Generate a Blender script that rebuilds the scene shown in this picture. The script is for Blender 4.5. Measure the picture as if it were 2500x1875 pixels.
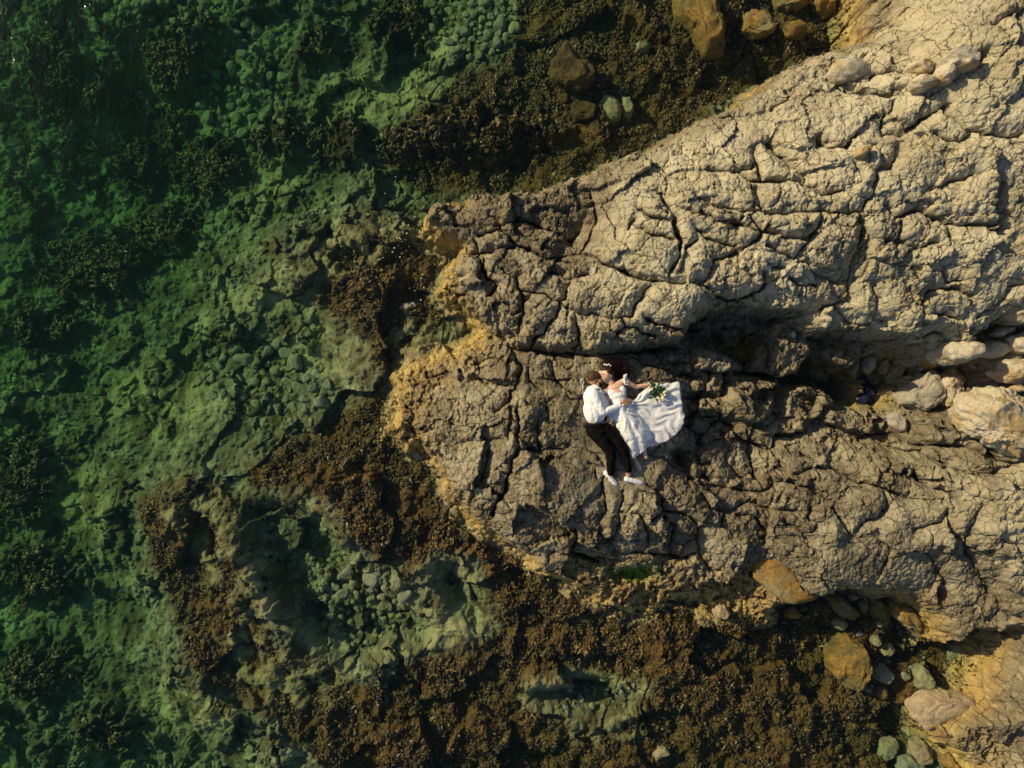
import bpy, bmesh, math, random
import numpy as np
from mathutils import Vector, Matrix
R = math.radians
for o in list(bpy.data.objects): bpy.data.objects.remove(o)
SC = bpy.context.scene
COL = SC.collection
# ------------------------------------------------------------------ camera
S = 163.0            # photo pixels per metre at the height of the couple
ZC = 1.0             # height of the slab the couple lies on (water = 0)
D = 10.95            # drone height above that slab
HC = D + ZC
cd = bpy.data.cameras.new('camera'); cam = bpy.data.objects.new('camera', cd); COL.objects.link(cam)
cam.location = (0, 0, HC); cam.rotation_euler = (0, 0, 0)
cd.sensor_width = 36; cd.lens = 18.0 / ((1250 / S) / D); cd.clip_start = 0.1; cd.clip_end = 500
SC.camera = cam
# ------------------------------------------------------------------ light
SUN_TO = Vector((-0.88, 0.47, 0)).normalized(); ELEV = R(27)
w = bpy.data.worlds.new('World'); SC.world = w; w.use_nodes = True
nt = w.node_tree; bg = nt.nodes['Background']
sky = nt.nodes.new('ShaderNodeTexSky'); sky.sky_type = 'NISHITA'; sky.sun_disc = False
sky.sun_elevation = ELEV; sky.sun_rotation = math.atan2(SUN_TO.x, SUN_TO.y)
nt.links.new(sky.outputs[0], bg.inputs[0]); bg.inputs[1].default_value = 0.085
sl = bpy.data.lights.new('sun', 'SUN'); sl.energy = 5.0; sl.angle = R(0.6); sl.color = (1.0, 0.82, 0.50)
so = bpy.data.objects.new('sun', sl); COL.objects.link(so)
dv = -(SUN_TO * math.cos(ELEV) + Vector((0, 0, math.sin(ELEV))))
so.rotation_euler = dv.to_track_quat('-Z', 'Y').to_euler(); so.location = (-8, 6, 9)
SC.view_settings.view_transform = 'Standard'; SC.view_settings.look = 'None'
SC.view_settings.exposure = 0.0; SC.view_settings.gamma = 1

# ------------------------------------------------------------------ traced coordinates
CR = {'F': (0, 0, 1.1302), 'A': (0, 0, .452), 'B': (900, 0, .3617), 'C': (1700, 0, .3617), 'D': (900, 450, .3617),
      'E': (1700, 550, .3617), 'G': (900, 1000, .3617), 'H': (1700, 1100, .467), 'I': (200, 1100, .467),
      'J': (1100, 1375, .3165), 'K': (0, 700, .4069), 'Q': (1380, 850, .217)}
def px(c, p):
    o = CR[c]; return (o[0] + p[0] * o[2], o[1] + p[1] * o[2])
def P(u, v, z): # photo point at height z -> ground position
    k = (HC - z) / D / S
    return ((u - 1250) * k, -(v - 937.5) * k)

# ------------------------------------------------------------------ noise toolbox
f4 = np.float32
def hsh(i, j, s):
    n = (i.astype(np.int64) * 374761393 + j.astype(np.int64) * 668265263 + s * 1442695041) & 0xffffffff
    n = ((n ^ (n >> 13)) * 1274126177) & 0xffffffff
    n = n ^ (n >> 16)
    return n
def h01(i, j, s): return (hsh(i, j, s) & 0xffffff).astype(f4) / f4(0xffffff)
def noise(x, y, s=0):
    i = np.floor(x).astype(np.int64); j = np.floor(y).astype(np.int64)
    fx = (x - i).astype(f4); fy = (y - j).astype(f4)
    ux = fx * fx * fx * (fx * (fx * 6 - 15) + 10); uy = fy * fy * fy * (fy * (fy * 6 - 15) + 10)
    def g(di, dj):
        a = h01(i + di, j + dj, s) * f4(6.2831853)
        return np.cos(a) * (fx - di) + np.sin(a) * (fy - dj)
    a = g(0, 0); b = g(1, 0); c = g(0, 1); d = g(1, 1)
    return (a + (b - a) * ux + (c - a) * uy + (a - b - c + d) * ux * uy) * f4(1.5)
def fbm(x, y, f, o=4, s=0, gain=.5):
    r = 0; a = 1; t = 0
    for k in range(o):
        r = r + a * noise(x * f + 7.3 * k, y * f - 3.1 * k, s + k); t += a; a *= gain; f *= 2.03
    return r / t
def ridged(x, y, f, o=4, s=0):
    r = 0; a = 1; t = 0
    for k in range(o):
        r = r + a * (1 - 2 * np.abs(noise(x * f + 5.3 * k, y * f - 2.1 * k, s + k))); t += a; a *= .5; f *= 2.07
    return r / t
def vor(x, y, f, s=0, jit=.9):
    x = x * f; y = y * f
    i = np.floor(x).astype(np.int64); j = np.floor(y).astype(np.int64)
    F1 = np.full(x.shape, 9, f4); F2 = F1.copy(); ID = np.zeros(x.shape, f4); ID2 = ID.copy(); DX = ID.copy(); DY = ID.copy()
    for a in (-1, 0, 1):
        for b in (-1, 0, 1):
            p = h01(i + a, j + b, s); q = h01(i + a, j + b, s + 17)
            dx = (i + a + .5 + (p - .5) * jit - x).astype(f4); dy = (j + b + .5 + (q - .5) * jit - y).astype(f4)
            d = np.sqrt(dx * dx + dy * dy); m = d < F1
            F2 = np.where(m, F1, np.minimum(F2, d)); F1 = np.where(m, d, F1)
            ID = np.where(m, h01(i + a, j + b, s + 31), ID); ID2 = np.where(m, h01(i + a, j + b, s + 53), ID2)
            DX = np.where(m, -dx, DX); DY = np.where(m, -dy, DY)
    return F1 / f, F2 / f, ID, ID2, DX / f, DY / f
def sst(a, b, x):
    t = np.clip((x - a) / (b - a), 0, 1); return t * t * (3 - 2 * t)
def rbf(pts, vals):
    p = np.array(pts, float); v = np.array(vals, float); n = len(p)
    A = np.sqrt(((p[:, None] - p[None]) ** 2).sum(-1)) ; M = np.zeros((n + 3, n + 3))
    M[:n, :n] = A - np.eye(n) * .02; M[:n, n] = 1; M[:n, n + 1:] = p; M[n, :n] = 1; M[n + 1:, :n] = p.T
    c = np.linalg.solve(M, np.concatenate([v, [0, 0, 0]]))
    def f(x, y):
        r = c[n] + c[n + 1] * x + c[n + 2] * y
        for k in range(n): r = r + c[k] * np.sqrt((x - p[k, 0]) ** 2 + (y - p[k, 1]) ** 2)
        return r
    return f

# ------------------------------------------------------------------ height control points (photo full-view units, metres)
LOWP = [(870,830,.35),(850,950,.3),(950,900,.7),(1000,1050,.6),(960,980,.5),(1050,830,.75),(1100,900,1.0),(1100,1000,1.08),(1130,1150,.85),
 (1060,1170,.35),(890,700,.03),(920,750,.08),(870,760,.03),(975,700,.12),(1010,730,.25),(1200,850,1.0),(1200,1000,1.1),(1300,850,1.0),(1300,950,1.02),(1400,950,.9),(1470,940,.65),(1400,1050,1.0),(1350,1150,.95),(1250,1200,.7),
 (1200,1250,.22),(1330,1290,.14),(1400,1230,.5),(1450,1130,.9),(1480,850,.6),(1550,800,.4),(1640,900,.4),(1600,1000,.6),(1700,1050,.95),
 (1600,1150,.85),(1500,1200,.6),(1750,850,.3),(1800,880,.1),(1780,960,.4),(1850,860,.15),(1900,820,.3),(1980,840,.4),(1900,940,.4),
 (1900,1050,1.1),(1800,1150,1.1),(1750,1250,.75),(1660,1230,.35),(1900,1200,1.0),(1950,1290,.5),(2000,1340,.4),(2050,1150,1.2),
 (2100,1050,1.2),(2050,950,.8),(2150,850,1.0),(2200,1000,1.3),(2200,1200,1.3),(2170,1350,.9),(2100,1500,.6),(2200,1500,.9),
 (2000,1560,.5),(2150,1600,.5),(1550,1300,.02),(1620,1340,-.02),(1450,1300,.08),(2500,1000,1.6),(2500,1600,1.3),(2300,1900,.7)]
UPP = [(900,480,.4),(950,450,.7),(1000,520,.6),(950,620,.4),(1000,660,.6),(1100,450,.9),(1100,560,.9),(1100,700,.9),(1200,400,.8),(1200,600,1.15),
 (1200,720,1.1),(1290,350,.9),(1270,500,.85),(1345,400,1.35),(1380,500,1.6),(1400,560,1.5),(1320,660,1.4),(1300,740,1.15),(1450,650,1.5),
 (1550,640,1.5),(1480,300,1.2),(1500,400,1.7),(1600,500,1.85),(1650,600,1.7),(1620,680,1.4),(1600,250,1.3),(1700,200,1.5),(1750,110,1.0),
 (1800,200,1.6),(1850,350,2.0),(1800,500,1.9),(1800,640,1.6),(1850,740,1.3),(1950,600,1.8),(1950,740,1.5),(2050,750,1.5),(2000,400,2.1),
 (2100,500,2.0),(2100,650,1.8),(2180,750,1.5),(2200,300,2.3),(2000,200,2.0),(1850,0,.6),(1850,60,.7),(1800,105,.85),(1910,60,1.25),(1850,-150,.6),(2050,60,2.2),(2200,100,2.5),(2200,550,2.0),
 (2500,-100,2.7),(2500,500,2.2),(2000,-200,1.6)]
SEAP = [(0,0,-2.4),(300,50,-1.9),(600,50,-1.7),(900,50,-1.4),(1100,40,-1.0),(1300,60,-.6),(1500,100,-.5),(1700,80,-.5),(1250,250,-.55),
 (1050,230,-.6),(900,280,-.7),(1000,340,-.9),(1150,370,-.8),(700,250,-1.5),(450,250,-2.1),(300,300,-3),(100,300,-2.6),(0,600,-2.4),(200,600,-2.2),(450,550,-1.7),
 (700,480,-1.1),(850,450,-.8),(600,620,-.6),(640,560,-.45),(750,508,-.3),(540,640,-.75),(750,600,-.3),(850,600,-.2),(850,720,-.15),(700,730,-.7),(500,750,-1.2),(300,800,-1.6),
 (100,900,-1.8),(400,900,-1.2),(600,900,-.8),(700,880,-.5),(800,880,-.2),(300,1000,-1.2),(150,1150,-1.5),(0,1200,-2.0),(350,1100,-.4),
 (600,1020,-.25),(900,1050,-.15),(800,1150,-.2),(950,1200,-.2),(450,1250,-.3),(250,1300,-1.5),(400,1450,-.4),(200,1450,-1.2),(0,1500,-1.6),
 (300,1600,-1.5),(500,1600,-.7),(650,1550,-.3),(900,1500,-.25),(1200,1600,-.25),(1100,1400,-.2),(1500,1450,-.15),(1700,1500,-.25),
 (1900,1500,-.4),(1900,1400,-.35),(1900,1600,-.45),(1550,1330,-.08),(-400,400,-3.2),(-400,1300,-2.8),(700,-300,-2.2),(1200,2000,-.8)]
def ctl(L):
    q = []
    for a, b, z in L:
        u, v = px('F', (a, b)); q.append(P(u, v, z))
    return rbf(q, [l[2] for l in L])
LOWF, UPF, SEAF = ctl(LOWP), ctl(UPP), ctl(SEAP)
zL = rbf([px('F', p[:2]) for p in LOWP], [p[2] for p in LOWP]); zU = rbf([px('F', p[:2]) for p in UPP], [p[2] for p in UPP])

# ------------------------------------------------------------------ outlines
def T(c, pts): return [px(c, p) for p in pts]
SOUTH_C = T('D', [(500,830),(560,850),(640,870),(740,910),(860,1000),(1000,1085),(1120,1115),(1250,1128),(1500,1140),(1700,1130),(1900,1100),(2080,1085),(2150,1050),(2205,990)]) \
  + T('E', [(30,650),(80,615),(200,590),(340,560),(400,580),(540,600),(700,600),(735,690),(800,735),(940,735),(1060,740),(1250,780),(1400,765),(1470,850),(1560,800),
            (1585,840),(1620,920),(1690,960),(1780,900),(1850,850),(1880,770),(1990,720),(2010,650),(2150,690),(2212,690)]) + [(2650,800)]
NORTH = T('F', [(1852,-200),(1850,0),(1845,30),(1852,55),(1858,84),(1800,90),(1752,97),(1705,118),(1680,125),(1650,150),(1640,170),(1600,195),(1560,215),(1510,238),
  (1480,245),(1440,270),(1400,295),(1380,300),(1340,315),(1300,330),(1250,352),(1220,362),(1190,378),(1170,390),(1110,390),(1060,393),(1020,397),
  (975,412),(935,412),(915,430),(905,450),(888,470),(885,490),(895,515)]) + T('D', [(350,380),(450,400),(560,440),(490,520),(470,590),(480,650),(415,700),(430,760),(500,830)])
UPPOLY = [(2900,-300)] + NORTH + SOUTH_C[1:] + [(2900,800)]
COAST = [(2900,-300)] + NORTH + T('D', [(560,868),(640,930),(680,1000),(600,1060),(450,1110),(330,1170),(220,1200),(130,1250),(95,1310),(150,1370),(130,1430),(110,1510),(130,1560)]) \
  + T('G', [(100,20),(70,130),(60,230),(180,250),(230,340),(330,330),(410,360),(460,420),(480,560),(520,620),(580,690),(640,750),(700,800),(750,870),(830,885),(900,930),
            (1000,975),(1050,1000),(1035,1050),(1060,1095),(1180,1170),(1300,1220),(1350,1260),(1440,1290),(1500,1350),(1560,1390),(1690,1440),(1790,1470),(1900,1440),(2000,1380),(2100,1330)]) \
  + T('H', [(0,850),(60,900),(180,890),(280,950),(340,965),(430,940),(445,840),(540,800),(650,760),(690,740),(780,750),(840,740),(920,780),(1050,800),(1120,860),(1180,950),(1200,1010),(1230,1060),
            (1300,1040),(1400,950),(1500,930),(1530,900),(1510,960),(1480,1080),(1430,1180),(1420,1240),(1340,1280),(1250,1310),(1160,1370),(1145,1430),(1190,1500),(1240,1560),(1300,1590),(1380,1659),(1420,1800)]) + [(2400,2300),(2900,2300)]
PALE1 = T('F', [(480,650),(560,610),(640,560),(720,515),(800,488),(850,500),(800,560),(700,600),(620,640),(540,660)])
ALG = [T('F', [(820,492),(770,505),(700,550),(640,590),(600,620),(690,650),(760,690),(800,740),(820,790),(880,770),(960,700),(930,640),(950,560),(900,525)]),
 T('F', [(830,850),(740,890),(600,970),(520,1030),(560,1060),(640,1050),(720,1090),(770,1150),(830,1200),(900,1210),(960,1180),(1040,1200),(1060,1290),(1080,1350),(1030,1390),(950,1410),(880,1440),
         (820,1480),(740,1480),(700,1430),(640,1400),(610,1430),(560,1340),(500,1290),(520,1210),(470,1170),(520,1110),(500,1080),(420,1040),(380,1040),(270,1110),(290,1180),(350,1290),(400,1430),(480,1500),
         (640,1600),(760,1700),(1900,1750),(1960,1640),(1990,1560),(2060,1480),(2110,1420),(2060,1300),(1850,1290),(1560,1280),(1400,1290),(1200,1220),(1060,1170),(960,1110),(900,1000),(850,950)]),
 T('F', [(1130,-60),(1120,60),(1080,120),(1000,140),(900,190),(870,240),(815,290),(810,320),(850,360),(900,395),(1000,400),(1170,400),(1400,310),(1700,140),(1850,100),(1850,-60)])]
def ell(cx, cy, a, b, n=10): return T('F', [(cx + a * math.cos(6.283 * k / n), cy + b * math.sin(6.283 * k / n)) for k in range(n)])
DARKW = [ell(360,118,80,55), ell(690,105,42,45), ell(865,45,62,72), ell(600,300,62,48), ell(745,320,62,58), ell(430,350,85,70), ell(175,165,60,45),
  ell(330,480,85,55), ell(170,560,120,80), ell(60,700,80,50), ell(40,1030,80,110), ell(80,1240,90,60), ell(100,1440,90,50), ell(250,1570,60,60), ell(60,110,60,120),
  ell(900,60,50,60), ell(400,40,60,25), ell(290,250,80,60), ell(250,330,70,70), ell(1000,330,200,45)]
POOLS = [T('F', [(520,1095),(600,1078),(700,1110),(740,1180),(800,1240),(880,1290),(950,1350),(930,1390),(840,1410),(750,1440),(680,1400),(610,1330),(560,1240),(520,1160)]),
  T('F', [(950,1205),(990,1208),(1020,1260),(1060,1330),(1030,1352),(970,1320),(935,1250)]),
  T('F', [(1150,1475),(1260,1457),(1380,1480),(1372,1530),(1290,1552),(1200,1525),(1140,1500)])]
PALEZ = [ell(540,1380,50,90), ell(640,1450,130,60), ell(450,1100,90,50), ell(470,1180,40,70), ell(1300,1560,100,28), ell(1010,1330,60,60), ell(680,1100,70,30), ell(860,1300,70,60),
  ell(265,100,40,60), ell(820,180,150,60), ell(950,60,60,60), ell(560,350,55,70), ell(400,1540,130,60), ell(100,1100,110,90), ell(700,760,110,60), ell(300,870,160,90), ell(900,735,55,45)]
# cracks: crop, width scale, depth, points
CK = []
def ck(c, wd, dp, *ls):
    for l in ls: CK.append((c, wd, dp, l))
ck('D', .030, .16, [(750,350),(830,345),(880,310),(870,280)], [(880,310),(920,340),(990,400),(1080,450)], [(610,460),(720,460),(830,460),(900,435),(980,425)],
  [(720,390),(740,450),(750,500),(760,570),(800,640),(860,680),(820,740)], [(1710,580),(1850,630),(1960,665)], [(1230,590),(1300,590),(1340,630),(1420,620),(1480,600)],
  [(1970,60),(2030,130),(2070,200),(2080,300),(2120,400),(2100,480),(2060,560),(2040,620)], [(530,690),(600,740),(650,745),(510,800)])
ck('D', .018, .11, [(430,80),(640,50),(650,130),(640,160)], [(860,290),(960,260),(1010,245),(1110,255),(1190,300),(1280,325),(1370,375)], [(830,215),(880,250)], [(490,590),(560,620),(640,620)],
  [(900,575),(960,600),(1000,640),(1000,665)], [(1080,450),(1170,490),(1300,485),(1440,475),(1490,380),(1530,260),(1530,170),(1500,60)], [(1440,475),(1520,500),(1620,550),(1710,580)],
  [(1960,665),(2100,660),(2212,665)], [(1000,620),(1010,700),(1060,720),(1180,730),(1300,800)], [(1300,800),(1280,870),(1200,970),(1130,1040),(1110,1095)], [(1045,730),(1040,850),(1020,960),(1010,1020)],
  [(1300,800),(1360,840),(1450,870),(1560,880),(1680,910),(1760,900),(1820,790),(1900,700)], [(1400,860),(1410,950),(1430,1040),(1440,1120)], [(1310,790),(1340,700),(1360,640)],
  [(1760,960),(1850,990),(1960,1030)], [(1700,910),(1740,960),(1650,1050),(1640,1100)], [(1870,900),(1960,940),(2080,970),(2212,990)], [(1830,160),(1900,200),(2000,230),(2040,250)],
  [(1780,260),(1880,300),(1960,330),(2060,370)], [(1800,230),(1760,300)], [(2212,360),(2150,430),(2140,500),(2100,590)])
ck('D', .026, .14, [(960,1110),(1200,1135),(1500,1152),(1730,1138),(1900,1120),(2080,1100)])
ck('D', .016, .09, [(960,1100),(1000,1160),(1030,1230),(1020,1300),(980,1400)], [(700,1220),(800,1180),(900,1190),(960,1230)], [(720,1310),(800,1345),(970,1355)], [(970,1355),(960,1430),(930,1480),(850,1520)],
  [(950,1500),(970,1570),(980,1600)], [(1230,1200),(1280,1350),(1400,1420),(1450,1450)], [(1070,1250),(1090,1340),(1150,1380)], [(1200,1500),(1220,1560)], [(260,1500),(310,1560),(300,1659)])
ck('Q', .012, .07, [(640,70),(760,100),(860,190)], [(760,260),(770,400),(900,390)], [(930,290),(920,370),(1080,370)], [(860,190),(1000,220),(1200,270),(1300,295),(1420,300),(1520,330)], [(1100,190),(1250,160),(1290,150)],
  [(1310,860),(1400,910),(1480,950),(1567,960)], [(1350,800),(1480,780),(1567,800)], [(1370,620),(1440,760)], [(1160,1020),(1240,1110),(1100,1150),(930,1170)], [(1090,1040),(1100,1150)],
  [(1530,990),(1510,1090),(1567,1110)], [(1500,1150),(1490,1250),(1567,1300)], [(0,530),(60,580),(150,570)], [(430,1450),(420,1560),(410,1659)], [(340,1380),(350,1480)], [(880,1450),(930,1540),(1000,1620)])
ck('Q', .02, .10, [(1310,570),(1450,575),(1567,570)], [(930,1200),(1080,1210),(1150,1270),(1280,1380),(1440,1480),(1500,1530)], [(30,1100),(130,1130),(250,1180),(470,1210)])
ck('G', .028, .15, [(1000,0),(1010,80),(1000,200),(1020,260),(970,350),(940,470),(920,560),(870,620),(830,700)], [(1400,990),(1500,1020),(1560,1030)], [(1340,250),(1420,270),(1530,310),(1600,380)])
ck('G', .016, .09, [(1020,265),(1130,270),(1250,275),(1340,280)], [(640,215),(780,210),(940,200)], [(970,0),(960,90),(940,180)], [(820,260),(790,380),(770,480)], [(1140,80),(1150,180),(1160,260)],
  [(1480,360),(1560,380),(1680,400)], [(1580,500),(1610,600),(1600,680),(1560,750),(1560,830)], [(1720,560),(1690,680),(1680,800),(1660,880)], [(1850,600),(1840,560),(1920,570)], [(1400,820),(1385,950)],
  [(1560,830),(1650,900),(1670,950)], [(1690,690),(1820,700),(1870,760),(1880,900)], [(2000,740),(2060,800),(2040,920),(2030,1000)], [(1980,600),(2000,680),(1920,740)], [(2212,770),(2160,720),(2100,700),(2000,700)],
  [(1230,950),(1350,960),(1420,985),(1560,1000),(1700,1015)], [(1650,960),(1800,965),(1960,970),(2100,1000),(2212,970)])
ck('H', .018, .10, [(0,155),(50,130),(110,185),(230,210),(350,215),(430,180),(500,160),(570,190),(620,230),(740,280)], [(500,130),(580,85),(700,95),(860,170),(990,200),(1090,240),(1280,290)],
  [(1170,0),(1280,70),(1360,120),(1480,125),(1570,110),(1640,90),(1713,60)], [(1310,320),(1330,400),(1420,520),(1490,620),(1540,700),(1590,800)], [(1540,880),(1590,830),(1630,860),(1713,880)])
ck('H', .026, .14, [(1130,110),(1230,190),(1360,240)], [(1530,0),(1580,50),(1680,80)])
ck('H', .012, .07, [(290,30),(310,110),(350,190)], [(180,0),(150,60),(230,130),(320,180)], [(35,230),(60,310),(150,320),(220,300),(290,270)], [(150,320),(130,380),(190,440)], [(210,330),(330,360),(370,430),(350,480)],
  [(300,280),(400,310),(560,320)], [(440,230),(420,280)], [(600,290),(580,350),(640,380),(590,430)], [(0,400),(20,560),(60,610)], [(460,360),(520,400),(600,470)], [(820,440),(870,380),(960,360)],
  [(1480,290),(1440,400),(1410,490)], [(1210,530),(1250,580),(1270,650),(1320,700)], [(1140,410),(1260,380),(1320,330)], [(1600,460),(1680,500),(1713,560)], [(1600,1180),(1680,1110),(1713,1080)], [(1700,1300),(1620,1250)],
  [(700,300),(760,360),(800,440)], [(960,360),(1000,300),(990,200)])
ck('C', .030, .17, [(490,960),(540,1010),(620,1070),(680,1130),(740,1180)], [(300,1165),(360,1200),(440,1210),(640,1225),(700,1210),(740,1250)], [(1210,1000),(1210,1100),(1220,1200),(1160,1330)],
  [(1680,720),(1700,770),(1780,830),(1900,900),(2040,910),(2212,900)], [(980,610),(1100,640),(1200,650),(1290,660),(1380,660)], [(1360,1470),(1420,1430),(1520,1410),(1600,1450),(1680,1510),(1900,1530),(2000,1520)])
ck('C', .018, .11, [(80,1150),(180,1165),(290,1160),(370,1130),(400,1080),(380,1000)], [(440,1210),(430,1150),(400,1090)], [(640,1080),(770,1090),(780,1110)], [(740,1180),(740,1250),(850,1310),(1000,1300)],
  [(0,1330),(90,1380),(180,1390),(300,1420),(420,1430),(520,1450)], [(180,1400),(260,1460),(350,1520),(460,1555),(380,1640)], [(360,1460),(460,1555),(600,1590),(790,1600),(800,1580),(850,1480),(850,1430)],
  [(520,1450),(640,1440),(850,1430),(950,1440),(1100,1420),(1150,1370),(1150,1330)], [(400,1290),(400,1380),(450,1420)], [(1210,1130),(1310,1130),(1360,1060),(1390,980)], [(1260,780),(1260,900),(1400,890)],
  [(1440,860),(1560,790),(1660,720)], [(1320,700),(1290,780)], [(890,560),(1000,620)], [(1150,560),(1260,510),(1480,520),(1600,480)], [(1990,180),(2080,130),(2150,100)], [(1620,900),(1720,950),(1800,940),(1870,900)],
  [(1600,1280),(1720,1240),(1850,1170)], [(1300,1380),(1340,1440),(1400,1460)], [(1700,1530),(1710,1600)], [(1110,1440),(1130,1580),(1100,1659)], [(1380,1460),(1370,1560),(1340,1659)], [(1060,1110),(1100,1170)],
  [(820,930),(820,1000),(1020,1000),(1040,940),(1100,900)], [(490,760),(520,730),(600,710)], [(2110,920),(2140,1000)], [(2030,1300),(2010,1400),(2020,1500)], [(560,400),(740,420),(760,350)], [(430,480),(560,430)],
  [(870,500),(880,560),(980,600)], [(1000,280),(1100,310),(1250,360),(1350,400)])
ck('E', .022, .13, [(0,365),(60,360),(100,310),(130,240),(200,220),(280,180),(350,140),(440,60),(500,0)], [(30,380),(100,440),(190,490),(330,500),(420,450),(500,390),(470,340)],
  [(480,130),(600,200),(660,230),(720,170),(780,90),(810,20)], [(1490,530),(1560,450),(1640,420),(1740,430),(1840,480)], [(640,340),(700,400),(830,400)])
ck('E', .016, .10, [(0,20),(120,80),(200,120),(320,150)], [(510,60),(640,85),(760,90)], [(530,290),(590,290)], [(870,550),(930,520),(1050,500),(1080,320),(1085,200)], [(700,240),(780,290),(850,350),(960,370),(1050,350)],
  [(1090,180),(1160,90),(1130,20)], [(1200,390),(1220,500),(1220,600),(1210,700)], [(1230,640),(1320,640)], [(1440,430),(1490,530),(1510,600),(1520,700),(1510,740)], [(1650,300),(1680,380),(1780,390)],
  [(1510,600),(1650,610),(1800,620)], [(1270,120),(1400,130),(1500,160),(1600,120)], [(1700,0),(1900,20),(2000,50),(2080,0)], [(1900,620),(2000,560),(2100,420),(2212,390)], [(960,550),(1040,620),(1120,660),(1210,660)],
  [(1250,780),(1400,760),(1600,740),(1720,700)], [(50,1160),(130,1260),(160,1290)], [(0,990),(200,1000),(380,1000),(530,1040)], [(10,1480),(50,1400),(130,1330),(160,1300)], [(150,1310),(240,1350),(260,1420),(500,1520)],
  [(360,1480),(380,1570),(410,1659)], [(500,1520),(560,1600),(600,1659)], [(540,1420),(700,1400),(740,1390)], [(690,1540),(790,1600)], [(1200,1450),(1290,1500),(1500,1520),(1600,1600),(1700,1659)],
  [(1420,1300),(1430,1400)], [(1690,1340),(1730,1440),(1700,1480)], [(1790,1310),(1890,1420),(2000,1560)], [(0,1280),(120,1290)])
ck('E', .024, .12, [(1100,1440),(1200,1410),(1350,1400),(1450,1470),(1560,1490),(1700,1480),(1860,1500),(2000,1600),(2160,1610)])
# open holes: depth below the surrounding rock, soft edge
HOLES = [(1.15, .14, T('E', [(690,900),(760,875),(880,940),(1000,960),(1100,1060),(1080,1200),(930,1230),(900,1150),(830,1080),(700,1060),(600,1080),(560,1030),(640,1020)])),
  (.6, .2, T('E', [(90,700),(300,680),(450,700),(410,860),(230,920),(120,850),(40,760)])), (.42, .22, T('E', [(1100,860),(1450,830),(1560,960),(1900,900),(2000,1000),(1850,1250),(1300,1280),(1100,1220)])),
  (.40, .12, T('Q', [(1130,1150),(1260,1110),(1370,1170),(1420,1290),(1430,1420),(1290,1370),(1180,1270)])), (.20, .12, T('G', [(1600,1080),(1750,1050),(1880,1050),(1920,1130),(1850,1170),(1650,1160)])),
  (.40, .10, T('C', [(1890,350),(1940,330),(1975,380),(1910,450),(1880,400)])), (.22, .1, T('C', [(990,590),(1050,600),(1080,620),(1000,625)])), (.3, .1, T('C', [(1290,610),(1400,590),(1410,640),(1300,640)])),
  (.3, .12, T('C', [(810,930),(900,935),(920,990),(820,1000)])), (.2, .1, T('C', [(1800,500),(1835,510),(1830,545),(1805,540)])), (.3, .12, T('H', [(1250,720),(1310,700),(1340,760),(1270,800)])),
  (.25, .1, T('E', [(2010,650),(2110,665),(2080,690),(2000,700)])), (.18, .1, T('D', [(1700,575),(1800,590),(1950,650),(1930,668),(1800,640)])), (.2, .1, T('D', [(640,870),(730,890),(740,915),(660,900)])),
  (.25, .3, T('D', [(1330,200),(1500,150),(1530,250),(1480,400),(1430,475),(1250,480),(1300,300)]))]

# ------------------------------------------------------------------ grid
def axis(a, b, knots):
    # knots: list of (x, spacing) -> positions whose spacing follows the knots
    xs = [a]; kx = [k[0] for k in knots]; ks = [k[1] for k in knots]
    while xs[-1] < b: xs.append(xs[-1] + float(np.interp(xs[-1], kx, ks)))
    return np.array(xs)
FINE = 1.0
xs = axis(-15, 13, [(-15, .3), (-10.3, .03), (-9.8, .02 * FINE), (-3, .017 * FINE), (-2, .0125 * FINE), (8.5, .0125 * FINE), (9.2, .05), (13, .3)])
ys = axis(-12, 12, [(-12, .3), (-7.6, .03), (-7.2, .0145 * FINE), (7.2, .0145 * FINE), (7.6, .03), (12, .3)])
NX, NY = len(xs), len(ys); print('grid', NX, NY)
X, Y = np.meshgrid(xs, ys); X = X.astype(f4); Y = Y.astype(f4)
gx = np.linspace(-15.5, 13.5, 230); gy = np.linspace(-12.5, 12.5, 200); GX, GY = np.meshgrid(gx, gy)
def bil(Z, x, y, ax, ay):
    i = np.clip(np.searchsorted(ax, x) - 1, 0, len(ax) - 2); j = np.clip(np.searchsorted(ay, y) - 1, 0, len(ay) - 2)
    tx = (x - ax[i]) / (ax[i + 1] - ax[i]); ty = (y - ay[j]) / (ay[j + 1] - ay[j])
    return (Z[j, i] * (1 - tx) + Z[j, i + 1] * tx) * (1 - ty) + (Z[j + 1, i] * (1 - tx) + Z[j + 1, i + 1] * tx) * ty
def up(fn):
    Z = fn(GX, GY)
    i = np.clip(np.searchsorted(gx, xs) - 1, 0, len(gx) - 2); tx = (xs - gx[i]) / (gx[i + 1] - gx[i])
    A = Z[:, i] * (1 - tx) + Z[:, i + 1] * tx
    j = np.clip(np.searchsorted(gy, ys) - 1, 0, len(gy) - 2); ty = ((ys - gy[j]) / (gy[j + 1] - gy[j]))[:, None]
    return (A[j] * (1 - ty) + A[j + 1] * ty).astype(f4)
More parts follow.
